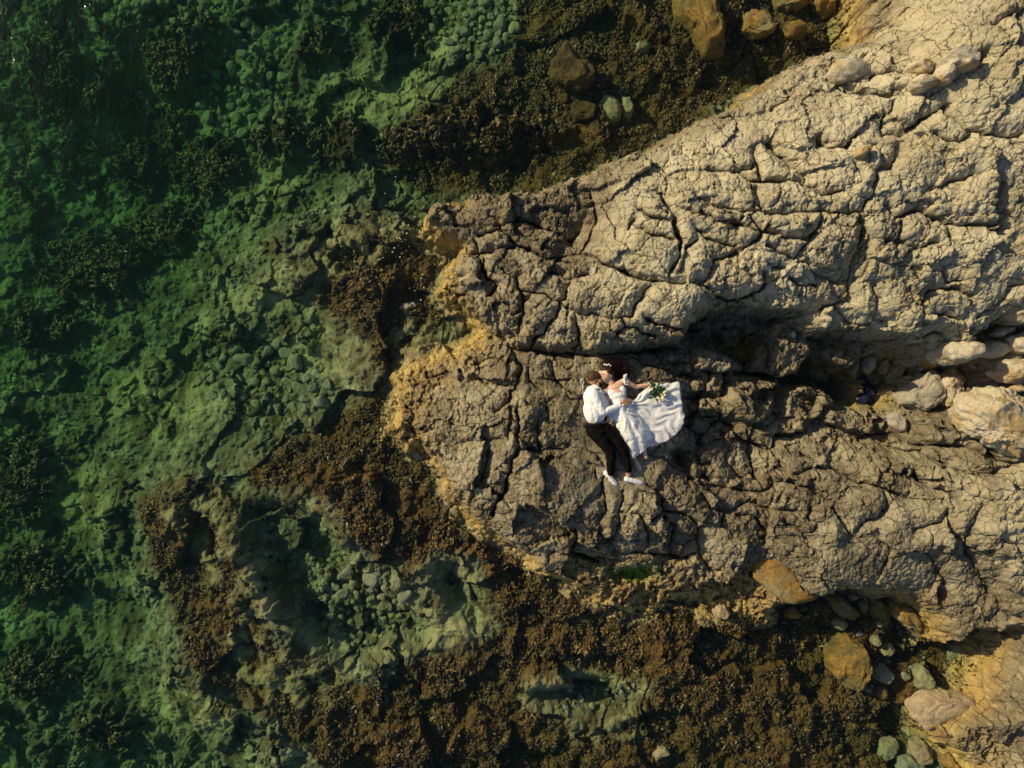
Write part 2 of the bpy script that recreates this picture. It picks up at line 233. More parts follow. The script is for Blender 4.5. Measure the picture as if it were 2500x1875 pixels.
# domain warp so that traced lines get a natural wobble
WX = X + .035 * fbm(X, Y, 2.2, 3, 101) + .012 * fbm(X, Y, 9, 2, 103); WY = Y + .035 * fbm(X, Y, 2.2, 3, 111) + .012 * fbm(X, Y, 9, 2, 113)
def win(x0, x1, y0, y1):
    a, b = np.searchsorted(xs, [x0, x1]); c, d = np.searchsorted(ys, [y0, y1]); return slice(c, d), slice(a, b)
def segd(sl_, p, q):
    x = WX[sl_] - p[0]; y = WY[sl_] - p[1]; dx, dy = q[0] - p[0], q[1] - p[1]
    t = np.clip((x * dx + y * dy) / (dx * dx + dy * dy + 1e-9), 0, 1)
    return np.hypot(x - t * dx, y - t * dy)
def sdf(poly, Rm=1.0):
    Dm = np.full(X.shape, Rm, f4); n = len(poly)
    ins = np.zeros(X.shape, bool)
    for k in range(n):
        p, q = poly[k], poly[(k + 1) % n]
        s_ = win(min(p[0], q[0]) - Rm, max(p[0], q[0]) + Rm, min(p[1], q[1]) - Rm, max(p[1], q[1]) + Rm)
        if Dm[s_].size: Dm[s_] = np.minimum(Dm[s_], segd(s_, p, q))
        if p[1] != q[1]:
            c, d = np.searchsorted(ys, [min(p[1], q[1]) - .1, max(p[1], q[1]) + .1]); y = WY[c:d]
            hit = ((p[1] > y) != (q[1] > y)) & (WX[c:d] < (q[0] - p[0]) * (y - p[1]) / (q[1] - p[1]) + p[0])
            ins[c:d] ^= hit
    return np.where(ins, Dm, -Dm)
def W(poly, z):
    return [P(u, v, z(u, v) if callable(z) else z) for u, v in poly]
def dens(poly, step=60):
    r = []
    for a, b in zip(poly, poly[1:] + poly[:1]):
        n = max(1, int(math.hypot(a[0] - b[0], a[1] - b[1]) / step))
        r += [(a[0] + (b[0] - a[0]) * k / n, a[1] + (b[1] - a[1]) * k / n) for k in range(n)]
    return r
zup = lambda u, v: float(np.clip(zU(u, v), .2, 2.6))
NS = set(NORTH[:-6])
sdC = sdf([P(u, v, zup(u, v) * .8 if (u, v) in NS else .15) for u, v in COAST], 1.4)
# the ridge outline sits at the ridge's own height
sdU = sdf(W(dens(UPPOLY), lambda u, v: zup(u, v) * .85), 1.4)
sdC = np.maximum(sdC, sdU - .06)
print('outlines done')

# cracks
CW = np.clip(.75 + 1.2 * fbm(X, Y, 1.7, 3, 77), .15, 1.5)
Dc = np.full(X.shape, .6, f4); Cd = np.zeros(X.shape, f4)
UPpx = UPPOLY
def inside(poly, u, v):
    r = False
    for (a, b), (c, d) in zip(poly, poly[1:] + poly[:1]):
        if (b > v) != (d > v) and u < (c - a) * (v - b) / (d - b) + a: r = not r
    return r
def zat(u, v):
    return float(np.clip(zU(u, v), .2, 2.6)) if inside(UPpx, u, v) else float(np.clip(zL(u, v), 0, 1.5))
rr = random.Random(4)
for c, wd, dp, l in CK:
    pts = [px(c, p) for p in l]; pts = [P(u, v, zat(u, v)) for u, v in pts]
    for p, q in zip(pts, pts[1:]):
        Rm = .6; s_ = win(min(p[0], q[0]) - Rm, max(p[0], q[0]) + Rm, min(p[1], q[1]) - Rm, max(p[1], q[1]) + Rm)
        d = segd(s_, p, q)
        Dc[s_] = np.minimum(Dc[s_], d); ww = wd * .85 * (.4 + .6 * CW[s_])
        Cd[s_] = np.maximum(Cd[s_], dp * 1.0 * CW[s_] * np.exp(-(d / ww) ** 2))
print('cracks done', len(CK))

n1 = fbm(X, Y, .9, 4, 1); n2 = fbm(X, Y, 3.1, 4, 5); n3 = fbm(X, Y, 11, 4, 9); n4 = fbm(X, Y, 34, 2, 13)
rg = ridged(X, Y, 2.3, 5, 21)
low = up(LOWF); upr = up(UPF); sea = up(SEAF)
# ---- sea floor
s1, s2, si, sj, sx, sy = vor(X + .15 * n2, Y + .15 * n1, 1.3, 300)
sea = sea + .22 * n1 + (si - .5) * .35 + .12 * n2
c1, c2, ci, cj, cx_, cy_ = vor(X + .10 * n2 + .05 * n3, Y + .12 * n2 + .05 * n3, 3.6, 310)
e1, e2, ei, ej, _, _ = vor(X + .05 * n3, Y + .05 * n2, 9, 312)
cob = sst(.0, .05, c2 - c1)
cobm = sst(-.1, .35, fbm(X, Y, .55, 3, 320) + .1)
alg = np.zeros(X.shape, f4)
for a in ALG: alg = np.maximum(alg, sst(-.18, .12, sdf(W(a, -.25), .8) + .22 * n2 + .1 * n3))
dark = np.zeros(X.shape, f4)
for a in DARKW: dark = np.maximum(dark, sst(-.2, .3, sdf(W(a, -1.5), .8) + .35 * n2 + .12 * n3))
pale = sst(-.32, .12, sdf(W(PALE1, -.4), .8) + .12 * n2)
for a in PALEZ: pale = np.maximum(pale, .9 * sst(-.25, .3, sdf(W(a, -.6), .8) + .3 * n2 + .1 * n3))
pool = np.zeros(X.shape, f4); rim = np.zeros(X.shape, f4)
for a in POOLS:
    sp = sdf(W(a, -.3), .8) + .06 * n2; pool = np.maximum(pool, sst(-.1, .40, sp)); rim = np.maximum(rim, np.exp(-((sp + .02) / .17) ** 2) * sst(-.35, .1, n1 + n2 * .5))
pale = np.maximum(pale * (1 - .75 * pool), rim * .7)
alg = alg * (1 - sst(.05, .5, pool)) * (1 - .85 * pale * sst(-.2, .2, n2 + .1)) * (1 - .85 * rim)
sea = sea - pool * .55
reef = sst(-.9, -.35, sea)
sea = sea + (cob * (.02 + .16 * np.maximum(ci - .45, 0) * 2) * cobm * (1 - alg)) + .035 * sst(0, .04, e2 - e1) * sst(.4, .7, ei) * (1 - alg) * (1 - pale) + alg * (.035 * n3 + .04 * n2 + .02 * n4) + .010 * n3 * (1 - alg)
sea = sea + dark * .25 * (1 + .3 * n3)
sea = sea * 1
# ---- dry rock
ridge_t = sst(-.02, .12, sdU + .07 * n2 + .03 * n3) * .82 + .18 * sst(.1, .34, sdU + .08 * n2 + .03 * n3)
base = low + (upr - low) * ridge_t
for dp, ed, pl in HOLES:
    zz = .9 if dp > .5 else None
    sd = sdf(W(pl, lambda u, v: zat(u, v)), .8)
    base = base - dp * sst(-ed * .5, ed, sd + .05 * n2)
LEDGES = [(.34, [(360,960),(400,870),(470,700),(560,620),(700,640),(720,780),(760,880),(640,1020),(520,1030),(370,990)]), (.22, [(-40,840),(120,850),(210,920),(190,1060),(130,1140),(-40,1130)]),
  (.26, [(150,700),(300,690),(380,720),(410,830),(330,850),(230,800)]), (.24, [(220,1040),(300,1000),(430,1010),(530,1060),(545,1160),(480,1260),(380,1335),(240,1300),(180,1190)]),
  (.26, [(640,1090),(760,1080),(860,1110),(905,1180),(860,1270),(700,1335),(600,1280),(590,1170)]), (.24, [(880,1260),(1000,1230),(1120,1250),(1250,1220),(1255,1310),(1150,1395),(1000,1385),(870,1330)]),
  (.40, [(840,950),(1000,960),(1090,1060),(1080,1090),(960,1050),(880,1000)]), (.16, [(420,1400),(520,1330),(690,1290),(740,1390),(600,1410)]), (.2, [(1440,1300),(1560,1270),(1690,1330),(1710,1420),(1600,1470),(1460,1440)])]
lr = random.Random(9)
for up_, pl in LEDGES:
    W_ = W(T('E', pl), lambda u, v: .5); sd = sdf(W_, .8); ax0 = sum(p[0] for p in W_) / len(W_); ay0 = sum(p[1] for p in W_) / len(W_)
    base = base + (up_ + lr.uniform(-.16, .16) * (X - ax0) + lr.uniform(-.2, .1) * (Y - ay0)) * sst(-.03, .06, sd + .04 * n2 + .02 * n3)
v1, v2, vi, vj, vx, vy = vor(X + .22 * n1 + .10 * n2, Y + .22 * n2 + .06 * n3, 1.25, 400)
u1, u2, ui, uj, ux_, uy_ = vor(X * .9 + .10 * n2, Y * 1.15 + .10 * n3, 3.6, 410)
t1, t2, ti, tj, tx_, ty_ = vor(X + .02 * n3, Y + .02 * n4, 11, 420)
# calm places: around the couple; big smooth dome; smooth slab top right
def blob(u, v, a, b, z):
    x, y = P(u * 1.1302, v * 1.1302, z); return np.exp(-(((X - x) / a) ** 2 + ((Y - y) / b) ** 2) ** 2)
calm = blob(1350, 930, .95, 1.05, 1.0)
dome = np.maximum(blob(1385, 500, .75, .8, 1.5), np.maximum(blob(1750, 270, 2.0, .55, 1.8), blob(1900, 1160, 1.1, .8, 1.1)))
det = sst(.0, .30, sdC) * (1 - .8 * calm)
mos = np.maximum(np.maximum(blob(1600, 1080, 1.9, .8, .9), blob(1600, 950, .9, .9, .8)), blob(1750, 550, 2.2, .8, 1.8))
w1_, w2_, wi, wj, wx1, wy1 = vor(X * .8 + Y * .25 + .10 * n1 + .03 * n2, Y * 1.1 - X * .2 + .10 * n1 + .03 * n2, 2.1, 470)
tilt = ((vi - .5) * vx + (vj - .5) * vy) * .40 + (vi - .5) * .14 + ((wi - .5) * wx1 + (wj - .5) * wy1) * .42 * sst(-.3, .2, n1) + (wj - .5) * .03
tilt2 = ((ui - .5) * ux_ + (uj - .5) * uy_) * .55 + (uj - .5) * .05
pil = .10 * (1 - np.exp(-(Dc / .075))) - .05 + .03 * (1 - np.exp(-Dc / .3))
holl = blob(1740, 850, 2.3, .75, .4); tilt = tilt * (1 + 1.3 * holl); tilt2 = tilt2 * (1 + 1.5 * holl)
rock = tilt * (1 - .5 * dome) + tilt2 * .35 * (1 - .6 * dome) + pil * 1.2
cm = sst(-.25, .2, fbm(X, Y, 1.1, 2, 430) + .25 * mos)
rock = rock - .07 * np.exp(-((v2 - v1) / .016) ** 2) * cm - .035 * np.exp(-((u2 - u1) / .012) ** 2) * cm * (1 - .6 * dome)
rock = rock + .012 * np.minimum(u2 - u1, .12) / .12 * (1 - dome * .6)
rgh = sst(-.25, .35, fbm(X, Y, .8, 3, 480)) * .8 + .35
band = 4 * ridge_t * (1 - ridge_t) * (1 - np.clip(calm * 1.5, 0, 1))
rock = rock + band * (.14 * n2 + .09 * n3 + .10 * (ui - .5) + .03 * n4)
rock = rock + .035 * n2 + .030 * (rg - .3) * rgh + .020 * n3 * rgh + .010 * n4 * rgh + .009 * (ti - .5) + (tx_ * (ti - .5) + ty_ * (tj - .5)) * .35 + .012 * np.minimum(t2 - t1, .03) / .03
# eroded, pitted fringe by the water
fr = (1 - sst(.25, .85, base + .12 * n2)) * sst(-.05, .1, sdC)
p1, p2, pi_, pj_, _, _ = vor(X + .03 * n3, Y + .03 * n4, 7.5, 440)
pit = sst(.055, .02, p1 * (1.2 - .6 * pi_))
pitm = fr * sst(-.2, .15, fbm(X, Y, 1.6, 2, 450) + .12)
rock = rock - .075 * pit * pitm + .03 * ridged(X, Y, 8, 3, 460) * fr
tpit = sst(.03, .01, t1 * (1.3 - .8 * tj))
rock = rock - .022 * tpit * sst(-.1, .3, n1 + fr * .3)
dryz = base + det * rock - Cd * (1 - calm * .55) * sst(.0, .15, sdC)
cl = sst(-.10, .34, sdC + .10 * n2 + .05 * n3)
Z = sea + (dryz - sea) * cl
Z = Z.astype(f4)
# the flat place the couple lie on
lx, ly = P(1549, 1030, 1.0)
flat = np.exp(-(((X - lx + .02) / .80) ** 2 + ((Y - ly) / .92) ** 2) ** 2)
Z = Z + (1.0 + .015 * n2 + .012 * n3 + .006 * n4 - .45 * Cd + .25 * det * (tilt + tilt2 * .5) - .02 * np.exp(-((u2 - u1) / .012) ** 2) - Z) * flat * .93
gyy, gxx = np.gradient(Z); gxx = gxx / np.gradient(xs)[None]; gyy = gyy / np.gradient(ys)[:, None]
slp = np.clip(np.hypot(gxx, gyy) - .6, 0, 1.5).astype(f4); del gxx, gyy
XO = X + slp * (.030 * noise(X * 6 + Z * 3, Y * 6 - Z * 3, 501) + .012 * noise(X * 19 + Z * 9, Y * 19 - Z * 9, 502)); YO = Y + slp * (.030 * noise(X * 6 - Z * 3, Y * 6 + Z * 3, 503) + .012 * noise(X * 19 - Z * 9, Y * 19 + Z * 9, 504))
import time; T0 = time.time(); print('relief done', float(Z.min()), float(Z.max()))
def ground(x, y): return float(bil(Z, np.array([x]), np.array([y]), xs, ys)[0])
def groundv(x, y): return bil(Z, np.asarray(x), np.asarray(y), xs, ys)

# masks for the materials
wetn = Z + .10 * n2 + .07 * n3
ochre = (1 - sst(.22, .80, wetn)) * sst(-.02, .1, sdC)
leftness = sst(2.6, -.8, X)
ochre = np.maximum(ochre, .72 * (1 - sst(.25, .78, wetn)) * leftness * sst(0, .1, sdC))
ochre = ochre * (1 - sst(.85, 1.25, sdC)); fringe = (1 - sst(.03, .30, wetn)) * sst(-.12, .02, sdC)
grey = (sst(-.6, .4, n1 * .8 + n2 * .8) * .5 + .5) * (1 - sst(1.0, 1.45, base)) + .35 * sst(-.1, .4, n1 + n2 * .5)
shadeband = 1 - sst(.7, 1.0, base)
mx, my = P(1547, 1401, .5); moss = 1.6 * np.exp(-(((X - mx) / .26) ** 2 + ((Y - my) / .12) ** 2)) * (1 + n3 + n2)
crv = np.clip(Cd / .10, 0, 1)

# ------------------------------------------------------------------ node helpers
class N:
    def __init__(s, name, disp=False):
        s.m = bpy.data.materials.new(name); s.m.use_nodes = True; s.t = s.m.node_tree; s.b = s.t.nodes['Principled BSDF']; s.out = s.t.nodes['Material Output']
        s.co = None
    def n(s, k, **kw):
        x = s.t.nodes.new('ShaderNode' + k)
        for a, v in kw.items():
            setattr(x, a, v)
        return x
    def l(s, a, b): s.t.links.new(a, b)
    def val(s, sock, v):
        if hasattr(v, 'is_output'): s.l(v, sock)
        else: sock.default_value = v
    def pos(s, obj=False):
        if obj: return s.n('TexCoord').outputs['Object']
        return s.n('NewGeometry').outputs['Position']
    def noise(s, sc, det=4, rough=.55, vec=None, dist=0):
        x = s.n('TexNoise'); x.inputs['Scale'].default_value = sc; x.inputs['Detail'].default_value = det; x.inputs['Roughness'].default_value = rough; x.inputs['Distortion'].default_value = dist
        s.l(vec or s.co, x.inputs['Vector']); return x.outputs['Fac']
    def vor(s, sc, feat='F1', out='Distance', vec=None):
        x = s.n('TexVoronoi'); x.feature = feat; x.inputs['Scale'].default_value = sc; s.l(vec or s.co, x.inputs['Vector']); return x.outputs[out]
    def attr(s, nm): x = s.n('Attribute'); x.attribute_name = nm; return x.outputs['Fac']
    def ramp(s, f, a, b, lo=0., hi=1.):
        x = s.n('MapRange'); x.inputs[1].default_value = a; x.inputs[2].default_value = b; x.inputs[3].default_value = lo; x.inputs[4].default_value = hi; s.l(f, x.inputs[0]); return x.outputs[0]
    def mth(s, op, a, b=None):
        x = s.n('Math', operation=op); s.val(x.inputs[0], a)
        if b is not None: s.val(x.inputs[1], b)
        return x.outputs[0]
    def mix(s, f, a, b, mode='MIX'):
        x = s.n('Mix', data_type='RGBA', blend_type=mode); s.val(x.inputs[0], f)
        for k, v in ((6, a), (7, b)):
            if hasattr(v, 'is_output'): s.l(v, x.inputs[k])
            else: x.inputs[k].default_value = (*v, 1)
        return x.outputs[2]
    def bump(s, h, st, dist, prev=None):
        x = s.n('Bump'); x.inputs['Strength'].default_value = st; x.inputs['Distance'].default_value = dist; s.l(h, x.inputs['Height'])
        if prev: s.l(prev, x.inputs['Normal'])
        s.l(x.outputs[0], s.b.inputs['Normal']); return x.outputs[0]
    def fin(s, col=None, rough=.9, spec=.3):
        if col is not None:
            if hasattr(col, 'is_output'): s.l(col, s.b.inputs['Base Color'])
            else: s.b.inputs['Base Color'].default_value = (*col, 1)
        s.val(s.b.inputs['Roughness'], rough); s.val(s.b.inputs['Specular IOR Level'], spec); return s.m

def mat_rock():
    q = N('limestone'); q.co = q.pos()
    a = q.noise(1.4, 6, .6); b = q.noise(7, 6, .65); c = q.noise(40, 4, .7); v = q.vor(26)
    col = q.mix(q.ramp(a, .35, .65), (.52, .46, .29), (.68, .62, .44))
    col = q.mix(q.mth('MULTIPLY', q.attr('grey'), q.ramp(b, .15, .42)), col, q.mix(q.ramp(c, .35, .65), (.135, .110, .063), (.26, .212, .125)))
    col = q.mix(q.mth('MULTIPLY', q.ramp(b, .52, .68), .55), col, (.60, .54, .42))
    rust = q.noise(2.6, 5, .7, dist=.6)
    col = q.mix(q.mth('MULTIPLY', q.ramp(rust, .58, .74), .35), col, (.42, .28, .12))
    och = q.mix(q.ramp(b, .35, .65), (.40, .25, .05), (.54, .41, .15))
    och = q.mix(q.ramp(q.noise(4, 5, .6), .5, .66), och, (.20, .10, .03))
    col = q.mix(q.mth('MULTIPLY', q.attr('ochre'), q.ramp(q.noise(3.3, 6, .65), .25, .48)), col, och)
    fr_ = q.mix(q.ramp(b, .4, .6), (.64, .52, .18), (.38, .27, .07))
    col = q.mix(q.mth('MULTIPLY', q.attr('fringe'), q.ramp(a, .3, .6, .4, .9)), col, fr_)
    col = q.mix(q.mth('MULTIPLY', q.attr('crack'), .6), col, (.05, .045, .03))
    col = q.mix(q.mth('MULTIPLY', q.ramp(c, .3, .7), .35), col, (.18, .15, .11), 'MIX')
    dk = q.ramp(q.noise(13, 5, .75), .60, .72)
    col = q.mix(q.mth('MULTIPLY', dk, .5), col, (.10, .09, .07))
    col = q.mix(q.attr('moss'), col, (.13, .23, .02))
    n = q.bump(q.noise(26, 9, .78), 1.0, .026); n = q.bump(q.vor(38), .6, .010, n); n = q.bump(q.vor(7, 'DISTANCE_TO_EDGE', 'Distance', vec=q.warp(.25)), .0, .0, n) if False else n
    mp = q.n('VectorMath', operation='ADD'); nz = q.n('TexNoise'); nz.inputs['Scale'].default_value = 2.2; nz.inputs['Detail'].default_value = 5; q.l(q.co, nz.inputs['Vector'])
    sc_ = q.n('VectorMath', operation='SCALE'); sc_.inputs['Scale'].default_value = .45; q.l(nz.outputs['Color'], sc_.inputs[0]); q.l(q.co, mp.inputs[0]); q.l(sc_.outputs[0], mp.inputs[1])
    e_ = q.ramp(q.vor(3.3, 'DISTANCE_TO_EDGE', 'Distance', mp.outputs[0]), 0, .03); e2_ = q.ramp(q.vor(8.5, 'DISTANCE_TO_EDGE', 'Distance', mp.outputs[0]), 0, .035)
    n = q.bump(e_, .9, .020, n); n = q.bump(e2_, .6, .008, n)
    dk2 = q.mth('MULTIPLY', q.mth('SUBTRACT', 1.0, e_), q.ramp(q.noise(1.7, 3, .5), .42, .6, 0, .7)); col = q.mix(dk2, col, (.05, .042, .028))
    return q.fin(col, q.ramp(q.attr('fringe'), 0, 1, .9, .3), .4)
def mat_sea():
    q = N('seabed'); q.co = q.pos()
    a = q.noise(.9, 6, .6); b = q.noise(6, 6, .65); c = q.noise(30, 4, .7)
    col = q.mix(q.ramp(a, .38, .62), (.090, .11, .06), (.28, .31, .18))
    col = q.mix(q.ramp(b, .42, .62), col, (.06, .07, .04))
    col = q.mix(q.mth('MULTIPLY', q.attr('pale'), .85), col, q.mix(q.ramp(b, .35, .65), (.22, .23, .11), (.38, .38, .19)))
    al = q.mix(q.ramp(b, .35, .65), (.030, .020, .006), (.10, .062, .017))
    al = q.mix(q.ramp(c, .5, .75), al, (.24, .16, .055))
    film = q.mth('MULTIPLY', q.ramp(q.noise(1.9, 6, .68, dist=.5), .47, .60), .85); col = q.mix(film, col, q.mix(q.ramp(b, .35, .65), (.030, .026, .010), (.085, .072, .028)))
    col = q.mix(q.attr('algae'), col, al)
    col = q.mix(q.attr('dark'), col, q.mix(q.ramp(c, .4, .7), (.02, .016, .008), (.07, .05, .018)))
    n = q.bump(q.noise(14, 6, .6), .7, .03)
    return q.fin(col, .85, .2)
M = {}
M['rock'] = mat_rock(); M['sea'] = mat_sea()

def tag(o, label=None, cat=None, group=None, kind=None):
    if label: o['label'] = label
    if cat: o['category'] = cat
    if group: o['group'] = group
    if kind: o['kind'] = kind
    return o
def mesh_np(name, co, faces, mat, smooth=True, parent=None, attrs=None):
    me = bpy.data.meshes.new(name); nf = len(faces); k = faces.shape[1]
    me.vertices.add(len(co)); me.vertices.foreach_set('co', np.asarray(co, f4).ravel())
    me.loops.add(nf * k); me.loops.foreach_set('vertex_index', faces.astype(np.int32).ravel())
    me.polygons.add(nf); me.polygons.foreach_set('loop_start', np.arange(nf, dtype=np.int32) * k)
    me.polygons.foreach_set('loop_total', np.full(nf, k, np.int32))
    me.polygons.foreach_set('use_smooth', np.full(nf, smooth, bool))
    me.update(); me.validate()
    for nm, v in (attrs or {}).items():
        at = me.attributes.new(nm, 'FLOAT', 'POINT'); at.data.foreach_set('value', np.asarray(v, f4).ravel())
    if mat: me.materials.append(mat)
    o = bpy.data.objects.new(name, me); COL.objects.link(o)
    if parent: o.parent = parent
    return o
idx = np.arange(NX * NY).reshape(NY, NX)
quads = np.stack([idx[:-1, :-1], idx[:-1, 1:], idx[1:, 1:], idx[1:, :-1]], -1).reshape(-1, 4)
dry_face = (sdC[:-1, :-1] > -.10).ravel()
V = np.stack([XO, YO, Z], -1).reshape(-1, 3)
def sub(name, fm, mat, at):
    q = quads[fm]; used = np.zeros(NX * NY, bool); used[q.ravel()] = True
    remap = np.cumsum(used) - 1
    o = mesh_np(name, V[used], remap[q], mat, True, None, {k: a.ravel()[used] for k, a in at.items()}); return tag(o, kind='structure')
sub('rocky_shore', dry_face, M['rock'], dict(ochre=np.clip(ochre, 0, 1), fringe=fringe, grey=np.clip(grey, 0, 1), crack=crv, moss=np.clip(moss * 1.3, 0, 1)))
sub('seabed', ~dry_face, M['sea'], dict(algae=np.clip(alg, 0, 1), dark=np.clip(dark, 0, 1), pale=np.clip(pale, 0, 1)))
print('terrain meshes done')

# ------------------------------------------------------------------ water: closed body, ripples on top
def water():
    q = N('sea_water'); q.co = q.pos(); t = q.t; t.nodes.remove(q.b)
    mp = q.n('Mapping'); q.l(q.co, mp.inputs[0]); mp.inputs['Rotation'].default_value = (0, 0, R(20)); mp.inputs['Scale'].default_value = (1.0, .45, 1)
    b1 = q.n('Bump'); b1.inputs['Strength'].default_value = 1.0; b1.inputs['Distance'].default_value = .032; q.l(q.noise(2.2, 5, .6, mp.outputs[0], .4), b1.inputs['Height'])
    b2 = q.n('Bump'); b2.inputs['Strength'].default_value = .8; b2.inputs['Distance'].default_value = .005; q.l(q.noise(14, 3, .6, mp.outputs[0]), b2.inputs['Height']); q.l(b1.outputs[0], b2.inputs['Normal'])
    tr = q.n('BsdfTransparent'); gl = q.n('BsdfGlossy'); gl.inputs['Roughness'].default_value = .13; q.l(b2.outputs[0], gl.inputs['Normal'])
    dt = q.n('VectorMath', operation='DOT_PRODUCT'); q.l(q.n('NewGeometry').outputs['Incoming'], dt.inputs[0]); q.l(b2.outputs[0], dt.inputs[1])
    f5 = q.mth('POWER', q.mth('SUBTRACT', 1.0, q.mth('MINIMUM', q.mth('ABSOLUTE', dt.outputs['Value']), 1.0)), 5.0)
    fr = q.n('Math', operation='MULTIPLY_ADD'); q.l(f5, fr.inputs[0]); fr.inputs[1].default_value = .98; fr.inputs[2].default_value = .02
    mx = q.n('MixShader'); q.l(fr.outputs[0], mx.inputs[0]); q.l(tr.outputs[0], mx.inputs[1]); q.l(gl.outputs[0], mx.inputs[2]); q.l(mx.outputs[0], q.out.inputs[0])
    va = q.n('VolumeAbsorption'); va.inputs['Color'].default_value = (.52, .81, .57, 1); va.inputs['Density'].default_value = WATER_D
    vs = q.n('VolumeScatter'); vs.inputs['Color'].default_value = (.15, .75, .5, 1); vs.inputs['Density'].default_value = WATER_S
    ad = q.n('AddShader'); q.l(va.outputs[0], ad.inputs[0]); q.l(vs.outputs[0], ad.inputs[1]); q.l(ad.outputs[0], q.out.inputs['Volume'])
    bm = bmesh.new(); bmesh.ops.create_cube(bm, size=1)
    for v in bm.verts: v.co = Vector((v.co.x * 27.9 - 1, v.co.y * 23.8, 0 if v.co.z > 0 else -5.5))
    me = bpy.data.meshes.new('sea_water'); bm.to_mesh(me); me.materials.append(q.m)
    o = bpy.data.objects.new('sea_water', me); COL.objects.link(o); tag(o, kind='structure')
WATER_D = .46; WATER_S = .008
water()

# ------------------------------------------------------------------ placing by photo point on the built relief
def onground(c, p):
    u, v = px(c, p); z = .5
    for _ in range(8):
        x, y = P(u, v, z); z = .5 * z + .5 * ground(x, y)
    return Vector((*P(u, v, z), z))
from mathutils import noise as mn
def stone_mat(name, c1, c2, c3, stain=None, rough=.9, bs=.02):
    q = N(name); q.co = q.pos(); a = q.noise(5, 6, .65); b = q.noise(28, 5, .7)
    col = q.mix(q.ramp(a, .35, .65), c1, c2); col = q.mix(q.mth('MULTIPLY', q.ramp(b, .5, .7), .6), col, c3)
    if stain: col = q.mix(q.mth('MULTIPLY', q.ramp(q.noise(2.7, 5, .65, dist=.4), .47, .6), .9), col, stain)
    n_ = q.bump(q.noise(24, 9, .78), 1, bs * 1.7); n_ = q.bump(q.vor(11), .7, bs * 1.2, n_); q.bump(q.vor(34), .6, bs * .5, n_); return q.fin(col, rough, .3)
M['cream'] = stone_mat('pale_limestone', (.66, .60, .47), (.54, .48, .36), (.36, .31, .22), (.46, .33, .15))
M['plain'] = stone_mat('grey_limestone', (.40, .36, .29), (.50, .45, .36), (.27, .24, .19))
M['brownst'] = stone_mat('brown_limestone', (.36, .28, .17), (.46, .37, .24), (.20, .15, .09))
M['gold'] = stone_mat('ochre_rock', (.44, .28, .08), (.36, .20, .045), (.17, .10, .03), (.33, .28, .16), bs=.035)
M['golden2'] = stone_mat('wet_ochre_rock', (.36, .25, .06), (.28, .17, .04), (.12, .08, .02), (.14, .13, .05), .55, bs=.035)
M['subm'] = stone_mat('submerged_stone', (.30, .31, .17), (.22, .23, .12), (.13, .13, .06))
M['subm2'] = stone_mat('submerged_grey_stone', (.22, .25, .17), (.28, .30, .21), (.12, .13, .08))
M['weedy'] = stone_mat('weedy_stone', (.16, .12, .04), (.09, .07, .02), (.26, .19, .07), (.05, .04, .015), bs=.04)
def radial(poly):
    cx = sum(p[0] for p in poly) / len(poly); cy = sum(p[1] for p in poly) / len(poly)
    K = 96; rr_ = []
    for k in range(K):
        a = 2 * math.pi * k / K; dx, dy = math.cos(a), math.sin(a); best = 0
        for (x1, y1), (x2, y2) in zip(poly, poly[1:] + poly[:1]):
            ex, ey = x2 - x1, y2 - y1; den = dx * ey - dy * ex
            if abs(den) < 1e-9: continue
            t = ((x1 - cx) * ey - (y1 - cy) * ex) / den; uu = ((x1 - cx) * dy - (y1 - cy) * dx) / den
            if t > 0 and -1e-6 <= uu <= 1 + 1e-6: best = max(best, t)
        rr_.append(best)
    return cx, cy, rr_
def stone_mesh(name, rfun, h, seed, mat, sub=4, rough=.05, facets=14):
    bm = bmesh.new(); bmesh.ops.create_icosphere(bm, subdivisions=sub, radius=1); rd = random.Random(seed)
    pl = []
    for _ in range(facets):
        n_ = Vector((rd.gauss(0, 1), rd.gauss(0, 1), rd.gauss(.5, .9))).normalized(); pl.append((n_, rd.uniform(.48, .80)))
    off = Vector((seed * 3.7, seed * 1.3, 0))
    for v in bm.verts:
        d = v.co.normalized(); p = d.copy()
        for n_, dd in pl:
            t = p.dot(n_) - dd
            if t > 0: p -= n_ * t
        m = p.length / 1.0
        a = math.atan2(d.y, d.x) % (2 * math.pi); r = rfun(a); hz = math.hypot(d.x, d.y) ** .55
        mm = .5 + .5 * m if abs(d.z) < .5 else m
        q_ = Vector((math.cos(a) * hz * r * (.45 + .55 * mm), math.sin(a) * hz * r * (.45 + .55 * mm), (abs(p.z) ** .85) * (1 if p.z > 0 else -1) * h))
        s_ = (abs(r) + h) * .5
        q_ += d * rough * s_ * (mn.fractal(d * 1.9 + off, .7, 2.2, 7) * 1.7)
        v.co = q_
    me = bpy.data.meshes.new(name); bm.to_mesh(me); bm.free(); me.materials.append(mat)
    for p_ in me.polygons: p_.use_smooth = True
    return me
def boulder(name, label, cat, c, poly, h, mat, seed=1, lift=.45, group=None, sub=4, rough=.06):
    cx = sum(p[0] for p in poly) / len(poly); cy = sum(p[1] for p in poly) / len(poly)
    g = onground(c, (cx, cy)); zt = g.z + h * lift
    cx2, cy2, rr_ = radial([P(*px(c, p), zt) for p in poly])
    def rf(a):
        k = a / (2 * math.pi) * 96; i = int(k) % 96; t = k - int(k); return rr_[i] * (1 - t) + rr_[(i + 1) % 96] * t
    me = stone_mesh(name, rf, h * (1.12 - lift), seed, M[mat], sub, rough)
    o = bpy.data.objects.new(name, me); COL.objects.link(o); o.location = (cx2, cy2, ground(cx2, cy2) + h * lift)
    return tag(o, label, cat, group)
